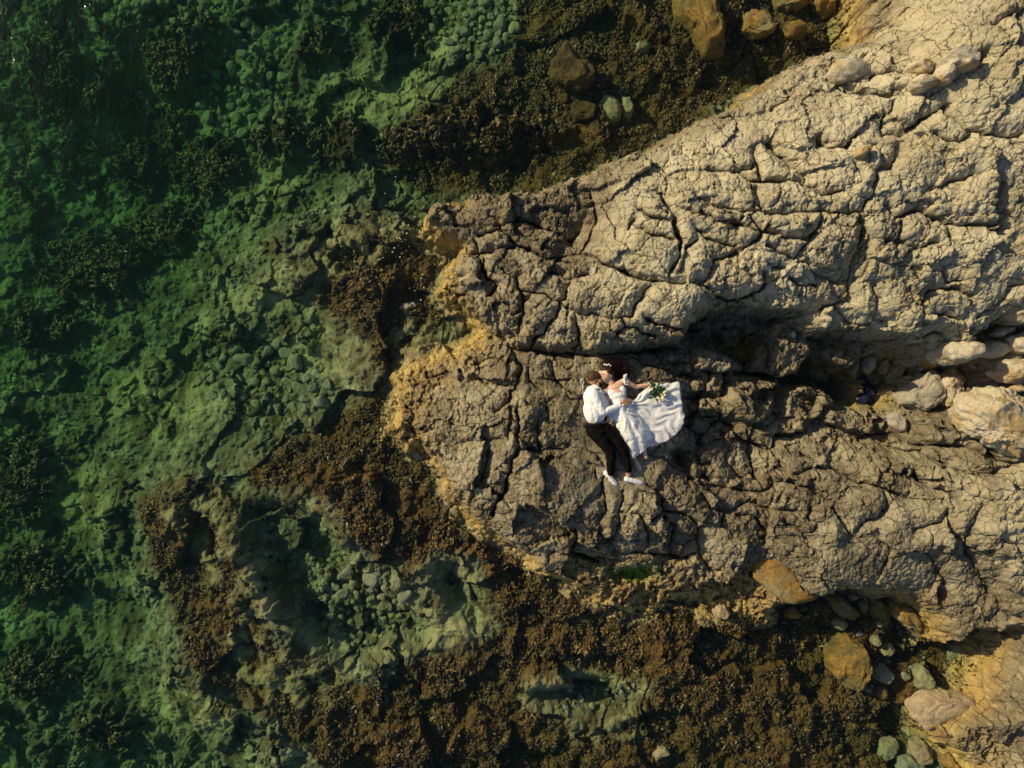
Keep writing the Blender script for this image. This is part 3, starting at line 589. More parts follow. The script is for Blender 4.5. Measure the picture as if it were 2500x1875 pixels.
def oval(cx, cy, a, b, rot=0, n=12): 
    return [(cx + a * math.cos(t) * math.cos(rot) - b * math.sin(t) * math.sin(rot), cy + a * math.cos(t) * math.sin(rot) + b * math.sin(t) * math.cos(rot)) for t in [6.283 * k / n for k in range(n)]]
B = boulder
B('boulder', 'large pale limestone boulder at the right edge, beside the shaded hollow', 'boulder', 'E', [(2000,1065),(2120,1100),(2280,1180),(2350,1400),(2270,1550),(2150,1590),(2000,1490),(1850,1380),(1780,1230),(1880,1130)], .75, 'cream', 3, .3, sub=6, rough=.09)
B('boulder', 'smooth grey angular boulder in shade, between the small cobble and the white boulder', 'boulder', 'E', [(1500,980),(1560,975),(1640,1050),(1642,1150),(1560,1230),(1450,1260),(1350,1200),(1336,1145),(1420,1060)], .55, 'plain', 5, .35, sub=5, rough=.075)
B('boulder', 'bright white angular boulder between the grey boulder and the biggest boulder', 'boulder', 'E', [(1780,938),(1860,1030),(1830,1150),(1760,1230),(1700,1225),(1680,1130),(1645,1080),(1700,990)], .6, 'cream', 8, .35, sub=5, rough=.075)
B('boulder', 'yellow-stained white boulder cut by the right edge, above the biggest boulder', 'boulder', 'E', [(2010,1000),(2080,910),(2200,890),(2300,950),(2300,1060),(2180,1085),(2060,1060)], .5, 'cream', 12, .35, sub=5, rough=.075)
B('cobble', 'small brown-grey cobble just left of the grey angular boulder', 'cobble', 'E', [(1300,930),(1370,915),(1430,950),(1420,1030),(1360,1085),(1295,1060)], .34, 'brownst', 4)
B('cobble', 'narrow dark cobble leaning in the hollow, left of the brown-grey cobble', 'cobble', 'E', oval(1262, 955, 32, 62, .2), .25, 'brownst', 6)
B('cobble', 'rounded grey stone under the rock lip at the back of the hollow', 'cobble', 'E', oval(1170, 930, 50, 75, .1), .3, 'plain', 7)
B('stone_slab', 'flat pale cracked stone lying below the dark cloth in the hollow', 'stone', 'E', [(1285,1280),(1350,1255),(1420,1300),(1425,1400),(1370,1400),(1300,1350)], .16, 'plain', 9)
B('stone', 'small angular stone wedged under the right-hand boulder', 'stone', 'E', oval(2170, 1100, 42, 26, .2), .2, 'cream', 10)
B('stone_slab', 'pale slab leaning in the dark gap at the right edge', 'stone', 'E', [(1985,740),(2050,680),(2140,670),(2150,700),(2060,760)], .2, 'cream', 11)
B('pebble', 'single sunlit orange pebble on the brown shelf above the hollow', 'pebble', 'E', oval(655, 737, 17, 26), .1, 'cream', 13, sub=3)
B('pebble', 'tiny dark pebble on the hollow floor beside the navy cloth', 'pebble', 'E', oval(1215, 1065, 22, 17), .08, 'plain', 14, sub=3)
B('stone_slab', 'broad flat cracked pale slab between the ridge lip and the yellow-stained boulder', 'stone', 'E', [(1880,810),(1980,770),(2080,790),(2100,850),(2010,900),(1910,890)], .3, 'cream', 21, .3)
B('stone_slab', 'pale slab at the right edge just under the dark gap', 'stone', 'E', [(2080,760),(2180,720),(2280,740),(2280,860),(2150,870),(2100,830)], .36, 'cream', 22, .3)
B('boulder', 'rough greyish boulder under the ridge lip with an orange base', 'boulder', 'E', [(1585,850),(1640,790),(1760,770),(1850,790),(1840,870),(1760,930),(1680,960),(1610,910)], .75, 'cream', 23, .3)
B('stone', 'orange-brown stone at the foot of the rough greyish boulder', 'stone', 'E', [(1530,890),(1600,870),(1670,940),(1620,980),(1540,950)], .25, 'gold', 24)
# pale knobbly stones of the upper right
for k, (p, h, lab) in enumerate([
 ([(1470,395),(1540,390),(1600,430),(1590,490),(1500,500),(1440,440)], .3, 'rounded cream stone near the top right, left of the tall white stone'),
 ([(1680,360),(1740,330),(1830,335),(1890,380),(1900,460),(1800,480),(1720,440)], .45, 'tall white stone beside the dark hole near the top right corner'),
 ([(1620,470),(1660,430),(1730,470),(1760,530),(1700,570),(1630,550)], .36, 'knobbly white stone just below the tall white stone by the dark hole'),
 ([(1415,580),(1450,535),(1540,530),(1610,560),(1600,610),(1500,640),(1430,620)], .3, 'oblong pale stone above the crack, upper right ridge'),
 ([(880,490),(920,410),(1040,395),(1160,430),(1170,480),(1080,550),(960,560)], .3, 'broad flat pale boulder near the top edge of the ridge'),
 ([(1140,1040),(1170,1000),(1210,1040),(1205,1130),(1160,1185),(1110,1150)], .24, 'upright oblong stone wedged in the vertical crack of the ridge'),
 ([(1080,1000),(1150,980),(1180,1010),(1120,1080),(1070,1060)], .2, 'small brown stone just above the wedged oblong stone'),
 ([(740,1180),(760,1090),(800,1080)], .01, None)]):
    if lab: B('boulder' if h > .28 else 'stone', lab, 'boulder' if h > .28 else 'stone', 'C', p, h, 'cream', 30 + k, .2)
# golden rocks in the notch
for k, (c, p, h, mt, lab) in enumerate([
 ('F', [(1465,-40),(1520,-60),(1560,0),(1572,60),(1575,105),(1550,125),(1525,115),(1500,60),(1465,20)], .75, 'golden2', 'long golden weed-stained rock running in from the top edge'),
 ('F', [(1595,40),(1620,20),(1655,25),(1672,50),(1665,78),(1630,85),(1600,72)], .45, 'gold', 'round golden boulder in the dark water of the notch'),
 ('F', [(1690,55),(1720,45),(1745,60),(1738,80),(1700,82)], .30, 'golden2', 'small golden-brown boulder right of the round golden one'),
 ('F', [(1670,-20),(1730,-25),(1750,5),(1720,20),(1685,8)], .4, 'gold', 'golden boulder cut by the top edge in the notch'),
 ('F', [(1755,-10),(1800,-15),(1803,30),(1780,42),(1755,20)], .42, 'gold', 'golden boulder against the tall rock wall at the notch'),
 ('F', [(1340,215),(1300,200),(1292,225),(1305,262),(1340,262),(1350,240)], .28, 'subm', 'larger of two flat yellow-green stones just under the water'),
 ('F', [(1340,208),(1360,208),(1370,235),(1362,260),(1345,255)], .26, 'subm', 'smaller of two flat yellow-green stones just under the water'),
 ('F', [(1220,95),(1245,120),(1275,140),(1290,180),(1250,205),(1200,185),(1185,150)], .55, 'weedy', 'pyramid-shaped weedy boulder under the water above the ridge'),
 ('F', [(1375,95),(1395,88),(1410,100),(1395,122),(1370,115)], .24, 'subm', 'small pale stone in the weed right of the pyramid boulder'),
 ('F', [(1225,225),(1260,220),(1290,232),(1280,260),(1240,262)], .28, 'weedy', 'low yellowish-brown stone left of the two flat stones'),
 ('F', [(870,655),(895,652),(900,662),(880,670),(858,668)], .12, 'plain', 'flat whitish stone lying in shallow weed off the left tip'),
 # lower right cove
 ('H', [(560,810),(690,770),(640,740),(570,760),(540,640),(470,540),(400,490),(340,520),(300,600),(310,680),(390,750),(460,800)], .24, 'gold', 'orange weathered boulder with a grid of cracks, set under the slab edge'),
 ('H', [(680,760),(730,740),(780,780),(855,850),(830,890),(760,880),(710,830)], .36, 'gold', 'jagged orange and cream rock hanging at the cove edge'),
 ('H', [(1025,800),(1090,785),(1180,850),(1240,880),(1225,960),(1190,1000),(1100,930),(1030,870)], .5, 'gold', 'big orange slab-like boulder leaning into the cove'),
 ('H', [(910,820),(960,790),(1030,830),(1035,900),(1000,950),(940,900)], .32, 'golden2', 'dark ochre rock left of the leaning orange boulder'),
 ('H', [(720,1030),(790,970),(850,975),(890,1060),(905,1180),(840,1265),(790,1240),(720,1170),(690,1100)], .62, 'golden2', 'large angular boulder standing in the shallow cove, orange on top'),
 ('H', oval(128, 842, 48, 38), .22, 'brownst', 'round brown stone alone on the flat wet rock'),
 ('H', [(455,850),(510,810),(560,860),(530,880),(470,875)], .16, 'gold', 'small flat orange stone at the cove mouth'),
 ('H', oval(817, 765, 24, 20), .14, 'brownst', 'small brown stone tucked under the overhang'),
 ('H', [(840,790),(900,775),(895,830),(865,850)], .18, 'gold', 'small orange wedge stone beside the jagged rock'),
 ('H', [(1145,1150),(1180,1115),(1220,1150),(1262,1230),(1210,1270),(1150,1240)], .3, 'subm', 'yellow-green pear-shaped stone under the shallow cove water'),
 ('H', [(960,1020),(1000,990),(1040,1040),(1000,1078),(960,1065)], .2, 'subm', 'yellow-green stone right of the standing boulder'),
 ('H', oval(938, 990, 30, 28), .15, 'subm', 'small rounded submerged stone above the yellow-green one'),
 ('H', [(930,1140),(990,1120),(1040,1180),(1000,1230),(930,1200)], .18, 'subm2', 'dull grey-green stone low in the cove'),
 ('H', oval(973, 1268, 28, 34, .3), .14, 'golden2', 'small brown stone below the standing boulder'),
 ('H', oval(905, 1253, 26, 14), .09, 'subm2', 'thin pale pebble below the standing boulder'),
 ('H', [(965,1520),(1040,1505),(1068,1540),(1050,1620),(970,1655),(950,1600)], .26, 'subm', 'tall pale green stone, left of the pair at the bottom edge'),
 ('H', [(1120,1520),(1180,1505),(1240,1560),(1225,1620),(1160,1640),(1115,1590)], .3, 'brownst', 'rounded tan stone, right of the pair at the bottom edge'),
 ('H', [(1060,1610),(1130,1600),(1200,1650),(1180,1720),(1060,1720)], .26, 'subm2', 'stone half cut by the bottom edge between the pair'),
 ('H', [(1245,1590),(1280,1575),(1290,1620),(1250,1645)], .2, 'golden2', 'narrow dark stone right of the tan stone'),
 ('H', [(1290,1600),(1330,1590),(1380,1650),(1350,1700),(1300,1650)], .28, 'gold', 'orange-tipped stone at the bottom edge by the right coast'),
 ('H', oval(1360, 1030, 36, 30), .18, 'subm', 'green stone in the inner corner of the cove'),
 ('H', oval(750, 905, 38, 34), .2, 'subm', 'yellow-green stone right below the jagged rock'),
 ('H', [(1160,1370),(1260,1300),(1360,1290),(1480,1320),(1530,1370),(1500,1440),(1400,1490),(1250,1500),(1180,1450)], .36, 'brownst', 'big cream block at the foot of the right-hand coast'),
 ('J', [(1555,1480),(1600,1425),(1660,1418),(1700,1465),(1640,1490),(1580,1525)], .16, 'brownst', 'lone pale tan stone on the brown weed near the bottom edge')]):
    B('boulder' if h > .3 else 'stone', lab, 'boulder' if h > .3 else 'stone', c, p, h, mt, 60 + k, .3, sub=5 if h > .3 else 4, rough=.075)

print('T', round(time.time() - T0, 1))
# submerged cobbles: piles on the sea floor
rc = random.Random(11)
protos = []
for k in range(5):
    fx = rc.uniform(.7, 1)
    protos.append(stone_mesh('cobble', lambda a, f=fx, k=k: f * (1 + .18 * math.cos(2 * a + k) + .12 * math.cos(3 * a + 2 * k)), .6, 200 + k, M['subm' if k % 2 else 'subm2'], 3, .06))
YG = {m.name for k, m in enumerate(protos) if k % 2}
def pile(n, poly, smin, smax, label, group):
    xs_ = [p[0] for p in poly]; ys_ = [p[1] for p in poly]; got = []; tries = 0
    while len(got) < n and tries < n * 60:
        tries += 1; u = rc.uniform(min(xs_), max(xs_)); v = rc.uniform(min(ys_), max(ys_))
        if not inside(poly, u, v): continue
        g = onground('F', (u, v)); r = rc.uniform(smin, smax) * rc.choice([.7, 1, 1, 1.3])
        if g.z > -.04 or any((g.x - a) ** 2 + (g.y - b) ** 2 < (.8 * (r + c_)) ** 2 for a, b, c_ in got): continue
        got.append((g.x, g.y, r))
        o = bpy.data.objects.new('cobble', rc.choice(protos)); COL.objects.link(o)
        o.location = (g.x, g.y, g.z + r * .15); o.scale = (r, r * rc.uniform(.7, 1), r); o.rotation_euler = (rc.uniform(-.2, .2), rc.uniform(-.2, .2), rc.uniform(0, 6.28))
        w_ = label.split(' ', 1); tone = 'yellow-green' if o.data.name in YG else 'grey-green'; sz = 'larger' if r > (smin + smax) * .55 else 'smaller'
        tag(o, sz + ' ' + tone + ' ' + label, 'cobble', group)
pile(60, [(920,0),(1130,0),(1120,70),(1080,110),(1010,130),(960,100),(930,60)], .06, .13, 'cobble in the packed pile under water by the top edge', 'cobbles by the top edge')
pile(45, [(440,150),(560,90),(640,200),(600,290),(480,290),(420,230)], .07, .15, 'cobble between the dark weed patches, upper left', 'cobbles between the weed patches')
pile(45, [(240,0),(560,0),(560,70),(460,80),(300,50)], .07, .15, 'cobble on the sea floor along the upper left edge', 'cobbles along the upper left edge')
pile(50, [(430,760),(600,740),(720,830),(690,900),(560,880),(440,850)], .07, .17, 'cobble in the deep cluster left of the weed shelf', 'cobbles left of the weed shelf')
pile(45, [(700,1190),(800,1240),(880,1290),(870,1360),(760,1400),(690,1340),(680,1250)], .06, .15, 'stone on the floor of the large tide pool', 'stones in the large tide pool')
pile(28, [(1240,1475),(1370,1480),(1370,1530),(1300,1530),(1190,1530)], .04, .085, 'stone inside the oval tide pool', 'stones in the oval tide pool')
pile(20, [(1840,1340),(2050,1350),(2060,1440),(1900,1480)], .04, .09, 'stone under the shallow water of the cove', 'stones in the cove')

print('T', round(time.time() - T0, 1))
# sea urchins
q = N('urchin_black'); M['urchin'] = q.fin((.006, .006, .009), .5, .4)
bm = bmesh.new(); bmesh.ops.create_icosphere(bm, subdivisions=2, radius=.55); rq = random.Random(5)
for k in range(90):
    d = Vector((rq.gauss(0, 1), rq.gauss(0, 1), abs(rq.gauss(0, 1)))).normalized(); a_ = d.orthogonal().normalized(); b_ = d.cross(a_)
    base_ = [bm.verts.new(d * .5 + (a_ * math.cos(t) + b_ * math.sin(t)) * .045) for t in (0, 2.09, 4.19)]; tip = bm.verts.new(d * rq.uniform(.85, 1.05))
    for i in range(3): bm.faces.new((base_[i], base_[(i + 1) % 3], tip))
ume = bpy.data.meshes.new('sea_urchin'); bm.to_mesh(ume); ume.materials.append(M['urchin'])
UR = [('I', p) for p in [(1000,85),(1012,112),(745,160),(778,155),(735,185),(605,185),(890,295),(965,350),(985,430),(985,480),(885,520),(830,535),(990,555),(1030,575),(960,665),(960,720),(575,670),(505,512),(540,585),
  (750,665),(1035,948),(975,945),(1840,567),(1902,525),(1970,545),(1480,505),(1965,595),(1930,690),(1780,860),(1800,805),(2040,770),(1150,1185),(1180,1200),(1220,1190),(290,160),(275,178),(300,192),(258,190),
  (345,125),(1330,405),(1110,290),(1025,290),(400,1215),(240,1385),(1640,420),(1690,520)]] + [('H', (715,1080)), ('D', (328,380)), ('D', (362,386))]
for c, p in UR:
    g = onground(c, p); o = bpy.data.objects.new('sea_urchin', ume); COL.objects.link(o); r = rq.uniform(.045, .075); o.scale = (r, r, r); o.location = (g.x, g.y, g.z + r * .3); o.rotation_euler.z = rq.uniform(0, 6)
    lab = 'black sea urchin on the pale rock around the tide pools'
    if c == 'H': lab = 'black sea urchin beside the standing boulder in the cove'
    elif c == 'D': lab = 'black sea urchin under the golden left tip of the ridge'
    elif p[0] > 1700: lab = 'black sea urchin around the small tide pool next to the slab'
    elif p[0] < 420: lab = 'black sea urchin on the outer left edge of the weed shelf'
    tag(o, lab, 'sea urchin', 'sea urchins')

print('T', round(time.time() - T0, 1))
# ------------------------------------------------------------------ brown weed: thousands of small tufts on the shallow shelf
def weed(name, mask, n, r0, r1, seed, lo=.55):
    rg_ = np.random.default_rng(seed)
    cand = np.argwhere((mask > lo) & (Z < .10) & (np.abs(X) < 9.9) & (np.abs(Y) < 7.4)); ar = (np.gradient(xs)[cand[:, 1]] * np.gradient(ys)[cand[:, 0]]) * (mask * sst(-.38, -.02, fbm(X, Y, 1.5, 3, seed + 900)))[cand[:, 0], cand[:, 1]] ** 2
    pick = cand[rg_.choice(len(cand), n, p=ar / ar.sum())]; cx = xs[pick[:, 1]]; cy = ys[pick[:, 0]]; cz = Z[pick[:, 0], pick[:, 1]]
    bm = bmesh.new(); bmesh.ops.create_icosphere(bm, subdivisions=1, radius=1); bv = np.array([v.co[:] for v in bm.verts]); bf = np.array([[v.index for v in f.verts] for f in bm.faces]); bm.free()
    r = rg_.uniform(r0, r1, n) * np.where(rg_.random(n) < .1, 1.5, 1); sc = rg_.uniform(.65, 1.1, (n, 1, 3)); sc[:, :, 2] *= .8; el = rg_.random(n) < .45; sc[el, :, 0] *= 1.9; sc[el, :, 1] *= .5; a = rg_.uniform(0, 6.28, n); jit = 1 + .22 * rg_.standard_normal((n, len(bv), 1))
    p = bv[None] * sc * jit * r[:, None, None]
    X_ = p[..., 0] * np.cos(a)[:, None] - p[..., 1] * np.sin(a)[:, None]; Y_ = p[..., 0] * np.sin(a)[:, None] + p[..., 1] * np.cos(a)[:, None]
    co = np.stack([X_ + cx[:, None], Y_ + cy[:, None], p[..., 2] + cz[:, None] + r[:, None] * .25], -1).reshape(-1, 3)
    fc = (bf[None] + (np.arange(n) * len(bv))[:, None, None]).reshape(-1, 3)
    return mesh_np(name, co, fc, M['weed'], True, None, {'tint': np.repeat(rg_.random(n), len(bv)), 'sandy': np.repeat(np.exp(-((cx - .7) / 2.0) ** 2 - ((cy + 4.3) / 1.3) ** 2), len(bv))})
q = N('brown_weed'); q.co = q.pos(); t_ = q.attr('tint')
col = q.mix(q.ramp(t_, .2, .9), (.018, .013, .004), (.115, .073, .018)); col = q.mix(q.ramp(t_, .86, .95), col, (.24, .16, .055)); col = q.mix(q.ramp(t_, .972, .985), col, (.36, .33, .24))
col = q.mix(q.mth('MULTIPLY', q.attr('sandy'), q.ramp(t_, .35, .9, 0, .8)), col, (.26, .17, .07))
col = q.mix(q.ramp(q.noise(1.3, 3, .5), .45, .62, 0, .75), col, q.mix(t_, (.03, .028, .009), (.085, .075, .022)))
q.bump(q.noise(60, 4, .7), .6, .01); M['weed'] = q.fin(col, .45, .4)
tag(weed('seaweed', alg, 42000, .012, .032, 3), 'brown seaweed tufts carpeting the shallow rock shelf', 'seaweed', kind='stuff')
tag(weed('seaweed', dark, 9000, .018, .05, 4, .4), 'dark seaweed patches on the deeper sea floor', 'seaweed', kind='stuff')

# foam flecks drifting off the left tip
q = N('foam_white'); M['foam'] = q.fin((.75, .75, .70), .6, .3)
bm = bmesh.new(); rf_ = random.Random(8)
for k in range(45):
    u = rf_.gauss(865, 38); v = rf_.gauss(505, 60); x, y = P(u * 1.1302, v * 1.1302, 0)
    if ground(x, y) > -.03: continue
    bmesh.ops.create_icosphere(bm, subdivisions=1, radius=rf_.choice([.005, .006, .008, .012]), matrix=Matrix.Translation((x, y, .003)) @ Matrix.Diagonal((1, 1, .35, 1)))
me = bpy.data.meshes.new('foam'); bm.to_mesh(me); me.materials.append(M['foam']); o = bpy.data.objects.new('foam', me); COL.objects.link(o); tag(o, 'white foam flecks floating off the left tip of the ridge', 'foam', kind='stuff')

print('T', round(time.time() - T0, 1))
# ------------------------------------------------------------------ people
GZ = 1.0
def Q(cx, cy, h): u, v = px('Q', (cx, cy)); return Vector((*P(u, v, GZ + h), GZ + h))
# the scene built so far is set aside while the figures are shaped, and linked back at the end
LATER = list(COL.objects)
for o in LATER: COL.objects.unlink(o)
def soft(name, pieces, mat, parent=None, voxel=.007, smooth=4, wrinkle=None):
    bm = bmesh.new()
    for pc in pieces:
        if pc[0] == 'c':
            _, a, ra, b, rb = pc[:5]; ax = b - a; L = max(ax.length, 1e-5); rot = ax.to_track_quat('Z', 'Y').to_matrix().to_4x4()
            r = bmesh.ops.create_uvsphere(bm, u_segments=20, v_segments=14, radius=1)
            for v in r['verts']:
                top = v.co.z > 0; rad = rb if top else ra
                v.co = v.co * rad + (Vector((0, 0, L)) if top else Vector())
                v.co = a + (rot @ v.co)
        else:
            _, c_, rad = pc[:3]; rz = pc[3] if len(pc) > 3 else 0
            r = bmesh.ops.create_uvsphere(bm, u_segments=24, v_segments=16, radius=1); m_ = Matrix.Rotation(rz, 4, 'Z')
            for v in r['verts']: v.co = c_ + (m_ @ Vector((v.co.x * rad[0], v.co.y * rad[1], v.co.z * rad[2])))
    me = bpy.data.meshes.new(name); bm.to_mesh(me); bm.free(); o = bpy.data.objects.new(name, me); COL.objects.link(o)
    md = o.modifiers.new('r', 'REMESH'); md.mode = 'VOXEL'; md.voxel_size = voxel
    if smooth: sm = o.modifiers.new('s', 'SMOOTH'); sm.iterations = smooth; sm.factor = .5
    dg = bpy.context.evaluated_depsgraph_get(); nm = bpy.data.meshes.new_from_object(o.evaluated_get(dg)); o.modifiers.clear(); o.data = nm; nm.name = name; COL.objects.unlink(o); LATER.append(o)
    if wrinkle:
        amp, fr_ = wrinkle
        nrm_ = [v.normal.copy() for v in nm.vertices]; cos_ = [v.co.copy() for v in nm.vertices]; new_ = []
        for c0_, nn_ in zip(cos_, nrm_):
            k = mn.fractal(Vector((c0_.x * fr_[0], c0_.y * fr_[1], c0_.z * fr_[2])), .8, 2, 3); k2 = 1 - abs(mn.noise(Vector((c0_.x * fr_[0] * .8 + 4, c0_.y * fr_[1] * .8, c0_.z * fr_[2])))) * 2
            new_ += list(c0_ + nn_ * amp * (k + .6 * k2))
        nm.vertices.foreach_set('co', new_); nm.update()
    nm.materials.clear(); nm.materials.append(mat)
    for p_ in nm.polygons: p_.use_smooth = True
    if parent: o.parent = parent; o.matrix_parent_inverse = Matrix.Translation(-parent.location)
    return o
def cap(a, ra, b, rb): return ('c', a, ra, b, rb)
def chain(*pr): return [cap(pr[i][0], pr[i][1], pr[i + 1][0], pr[i + 1][1]) for i in range(len(pr) - 1)]
def hand(w_, fw, nrm, thumb, curl=.5, s=1.0):
    """palm and five fingers: w_ wrist, fw towards the fingers, nrm out of the back of the hand, thumb = side of the thumb (+1/-1)"""
    fw = fw.normalized(); sd = fw.cross(nrm).normalized() * thumb; nrm = nrm.normalized(); out = []
    for k, o_ in enumerate((.030, .010, -.010, -.029)):
        kn = w_ + fw * (.085 - .006 * abs(k - 1)) * s + sd * o_ * s; out.append(cap(w_ + sd * o_ * .6 * s, .013 * s, kn, .0115 * s))
        ln = (.042, .047, .043, .034)[k] * s; d1 = (fw + sd * o_ * 4 - nrm * curl * .5).normalized(); p1 = kn + d1 * ln; d2 = (d1 - nrm * curl * .9).normalized(); p2 = p1 + d2 * ln * .65; d3 = (d2 - nrm * curl * .8).normalized(); p3 = p2 + d3 * ln * .5
        out += chain((kn, .0098 * s), (p1, .0088 * s), (p2, .008 * s), (p3, .007 * s))
    tb = w_ + fw * .028 * s + sd * .028 * s; t1 = tb + (fw * .6 + sd * .8 - nrm * .2).normalized() * .036 * s; t2 = t1 + (fw * .9 + sd * .35 - nrm * .3).normalized() * .030 * s
    return out + chain((w_, .014 * s), (tb, .014 * s), (t1, .0105 * s), (t2, .0088 * s))
def cloth_mat(name, c1, c2, sc=30, bs=.004, rough=.85, sub=None):
    q = N(name); q.co = q.pos(); q.bump(q.noise(sc, 4, .6), .6, bs); return q.fin(q.mix(q.ramp(q.noise(sc * .3, 3, .6), .3, .7), c1, c2), rough, .25)
def skin_mat(name, c1, c2):
    q = N(name); q.co = q.pos(); q.b.inputs['Subsurface Weight'].default_value = .12; q.b.inputs['Subsurface Radius'].default_value = (.02, .008, .004); q.b.inputs['Subsurface Scale'].default_value = .3
    return q.fin(q.mix(q.ramp(q.noise(18, 3, .5), .3, .7), c1, c2), .5, .4)
M['skinm'] = skin_mat('tanned_skin', (.42, .22, .13), (.50, .28, .17)); M['skinf'] = skin_mat('light_skin', (.62, .38, .27), (.70, .45, .33))
M['shirt'] = cloth_mat('white_shirt', (.80, .80, .82), (.86, .86, .87)); M['trousers'] = cloth_mat('black_trousers', (.004, .004, .004), (.008, .007, .007)); M['trousers'].node_tree.nodes['Principled BSDF'].inputs['Specular IOR Level'].default_value = .06
M['dress'] = cloth_mat('ivory_satin', (.86, .88, .90), (.90, .91, .91), 60, .002, .6); M['lace'] = cloth_mat('white_lace', (.70, .68, .62), (.88, .86, .80), 160, .006)
M['hair_m'] = cloth_mat('brown_hair', (.035, .017, .008), (.09, .045, .02), 160, .006, .6); M['hair_f'] = cloth_mat('dark_red_hair', (.012, .005, .004), (.035, .012, .009), 90, .004, .5)
M['beard'] = cloth_mat('beard', (.02, .010, .006), (.045, .024, .013), 200, .006); M['shoe'] = cloth_mat('white_canvas', (.78, .78, .80), (.84, .84, .86)); M['sole'] = cloth_mat('white_rubber', (.70, .70, .70), (.76, .76, .76))
M['bow'] = cloth_mat('black_satin', (.01, .01, .014), (.015, .015, .02)); M['lips'] = cloth_mat('lips', (.45, .12, .10), (.5, .15, .12)); M['eye'] = cloth_mat('closed_lashes', (.02, .012, .01), (.03, .02, .015))
M['sandal'] = cloth_mat('silver_sandal', (.55, .48, .42), (.66, .60, .54)); M['leaf'] = cloth_mat('rose_leaf', (.012, .035, .012), (.035, .085, .022), 40, .004, .5); M['rose'] = cloth_mat('cream_rose', (.74, .70, .46), (.84, .81, .62)); M['petal'] = cloth_mat('white_petal', (.82, .80, .68), (.88, .87, .80))
def empty(name, loc):
    o = bpy.data.objects.new(name, None); COL.objects.link(o); o.location = loc; return o
def small(name, pieces, mat, parent, voxel=.004, smooth=2): return soft(name, pieces, mat, parent, voxel, smooth)

# --- the man: on his left side, turned to the woman
g = empty('person', Q(360, 850, 0)); tag(g, 'bearded man in white shirt, black trousers and white sneakers, lying on his side', 'person')
U = Vector((0, 0, 1))
hw = Q(615, 645, .205); lw = Q(512, 815, .12)
body = [('e', Q(322, 342, .135), (.090, .102, .082), .45), ('e', Q(372, 372, .135), (.068, .078, .066), .45), ('e', Q(402, 410, .13), (.045, .045, .045)), ('e', Q(428, 362, .135), (.016, .020, .016)), ('e', Q(418, 338, .14), (.02, .025, .04)),
  ('e', Q(424, 388, .13), (.016, .013, .02)), ('e', Q(368, 398, .205), (.017, .026, .012), .5), cap(Q(350, 400, .13), .055, Q(345, 470, .14), .060)]
body += [('e', Q(330, 570, .15), (.145, .16, .11)), ('e', Q(330, 740, .13), (.135, .2, .10)), ('e', Q(370, 900, .12), (.155, .12, .10))]
body += chain((Q(335, 520, .25), .055), (Q(428, 712, .235), .042), (hw, .027)) + hand(hw, Q(700, 590, .20) - Q(610, 640, .215), U, 1, .35, 1.12)
body += chain((Q(420, 560, .09), .05), (Q(485, 735, .08), .038), (lw, .026)) + hand(lw, Vector((-.15, -1, 0)), Vector((.4, 0, 1)), -1, .8)
kn1, an1, kn2, an2 = Q(508, 1165, .17), Q(500, 1400, .075), Q(648, 1130, .14), Q(710, 1370, .075)
body += chain((Q(330, 920, .14), .085), (kn1, .055), (an1, .036), (Q(480, 1445, .055), .038)) + chain((Q(455, 900, .12), .085), (kn2, .055), (an2, .036), (Q(712, 1430, .06), .038))
body += chain((Q(475, 1430, .045), .034), (Q(545, 1525, .035), .028)) + chain((Q(700, 1465, .045), .034), (Q(840, 1510, .035), .028))
soft('body', body, M['skinm'], g, .005, 2)
shirt = [('e', Q(322, 560, .155), (.150, .175, .125), .1), ('e', Q(332, 690, .145), (.170, .235, .118)), cap(Q(322, 780, .13), .098, Q(352, 780, .13), .098), ('e', Q(300, 480, .15), (.085, .075, .095)), ('e', Q(375, 500, .14), (.075, .075, .10)),
  cap(Q(345, 440, .135), .060, Q(340, 480, .14), .075)] + chain((Q(325, 520, .235), .080), (Q(385, 640, .24), .068), (Q(432, 718, .235), .056), (Q(530, 680, .225), .046), (Q(606, 650, .21), .041)) \
  + chain((Q(415, 560, .09), .062), (Q(485, 735, .085), .05), (Q(512, 800, .115), .038))
soft('shirt', shirt, M['shirt'], g, .006, 8, (.0065, (19, 7, 14)))
soft('collar', [cap(Q(300, 440, .22), .012, Q(368, 452, .235), .011), cap(Q(372, 452, .235), .012, Q(402, 462, .19), .011), cap(Q(318, 445, .19), .012, Q(300, 432, .14), .012)], M['shirt'], g, .004, 1)
small('bow_tie', [cap(Q(374, 468, .232), .005, Q(350, 458, .242), .010), cap(Q(380, 472, .228), .005, Q(398, 482, .205), .012), ('e', Q(376, 470, .236), (.010, .010, .010))], M['bow'], g, .003, 1)
tr = [('e', Q(345, 880, .135), (.168, .075, .112)), ('e', Q(385, 940, .13), (.165, .085, .112))] + chain((Q(320, 930, .135), .112), (Q(430, 1060, .16), .090), (kn1, .076), (Q(515, 1270, .13), .066), (Q(507, 1400, .080), .050)) \
  + chain((Q(460, 915, .125), .100), (Q(570, 1030, .14), .085), (kn2, .073), (Q(685, 1260, .11), .064), (Q(708, 1362, .080), .050))
soft('trousers', tr, M['trousers'], g, .006, 4, (.009, (13, 9, 13)))
soft('belt', [('e', Q(338, 852, .14), (.172, .018, .115), .05)], M['bow'], g, .005, 1)
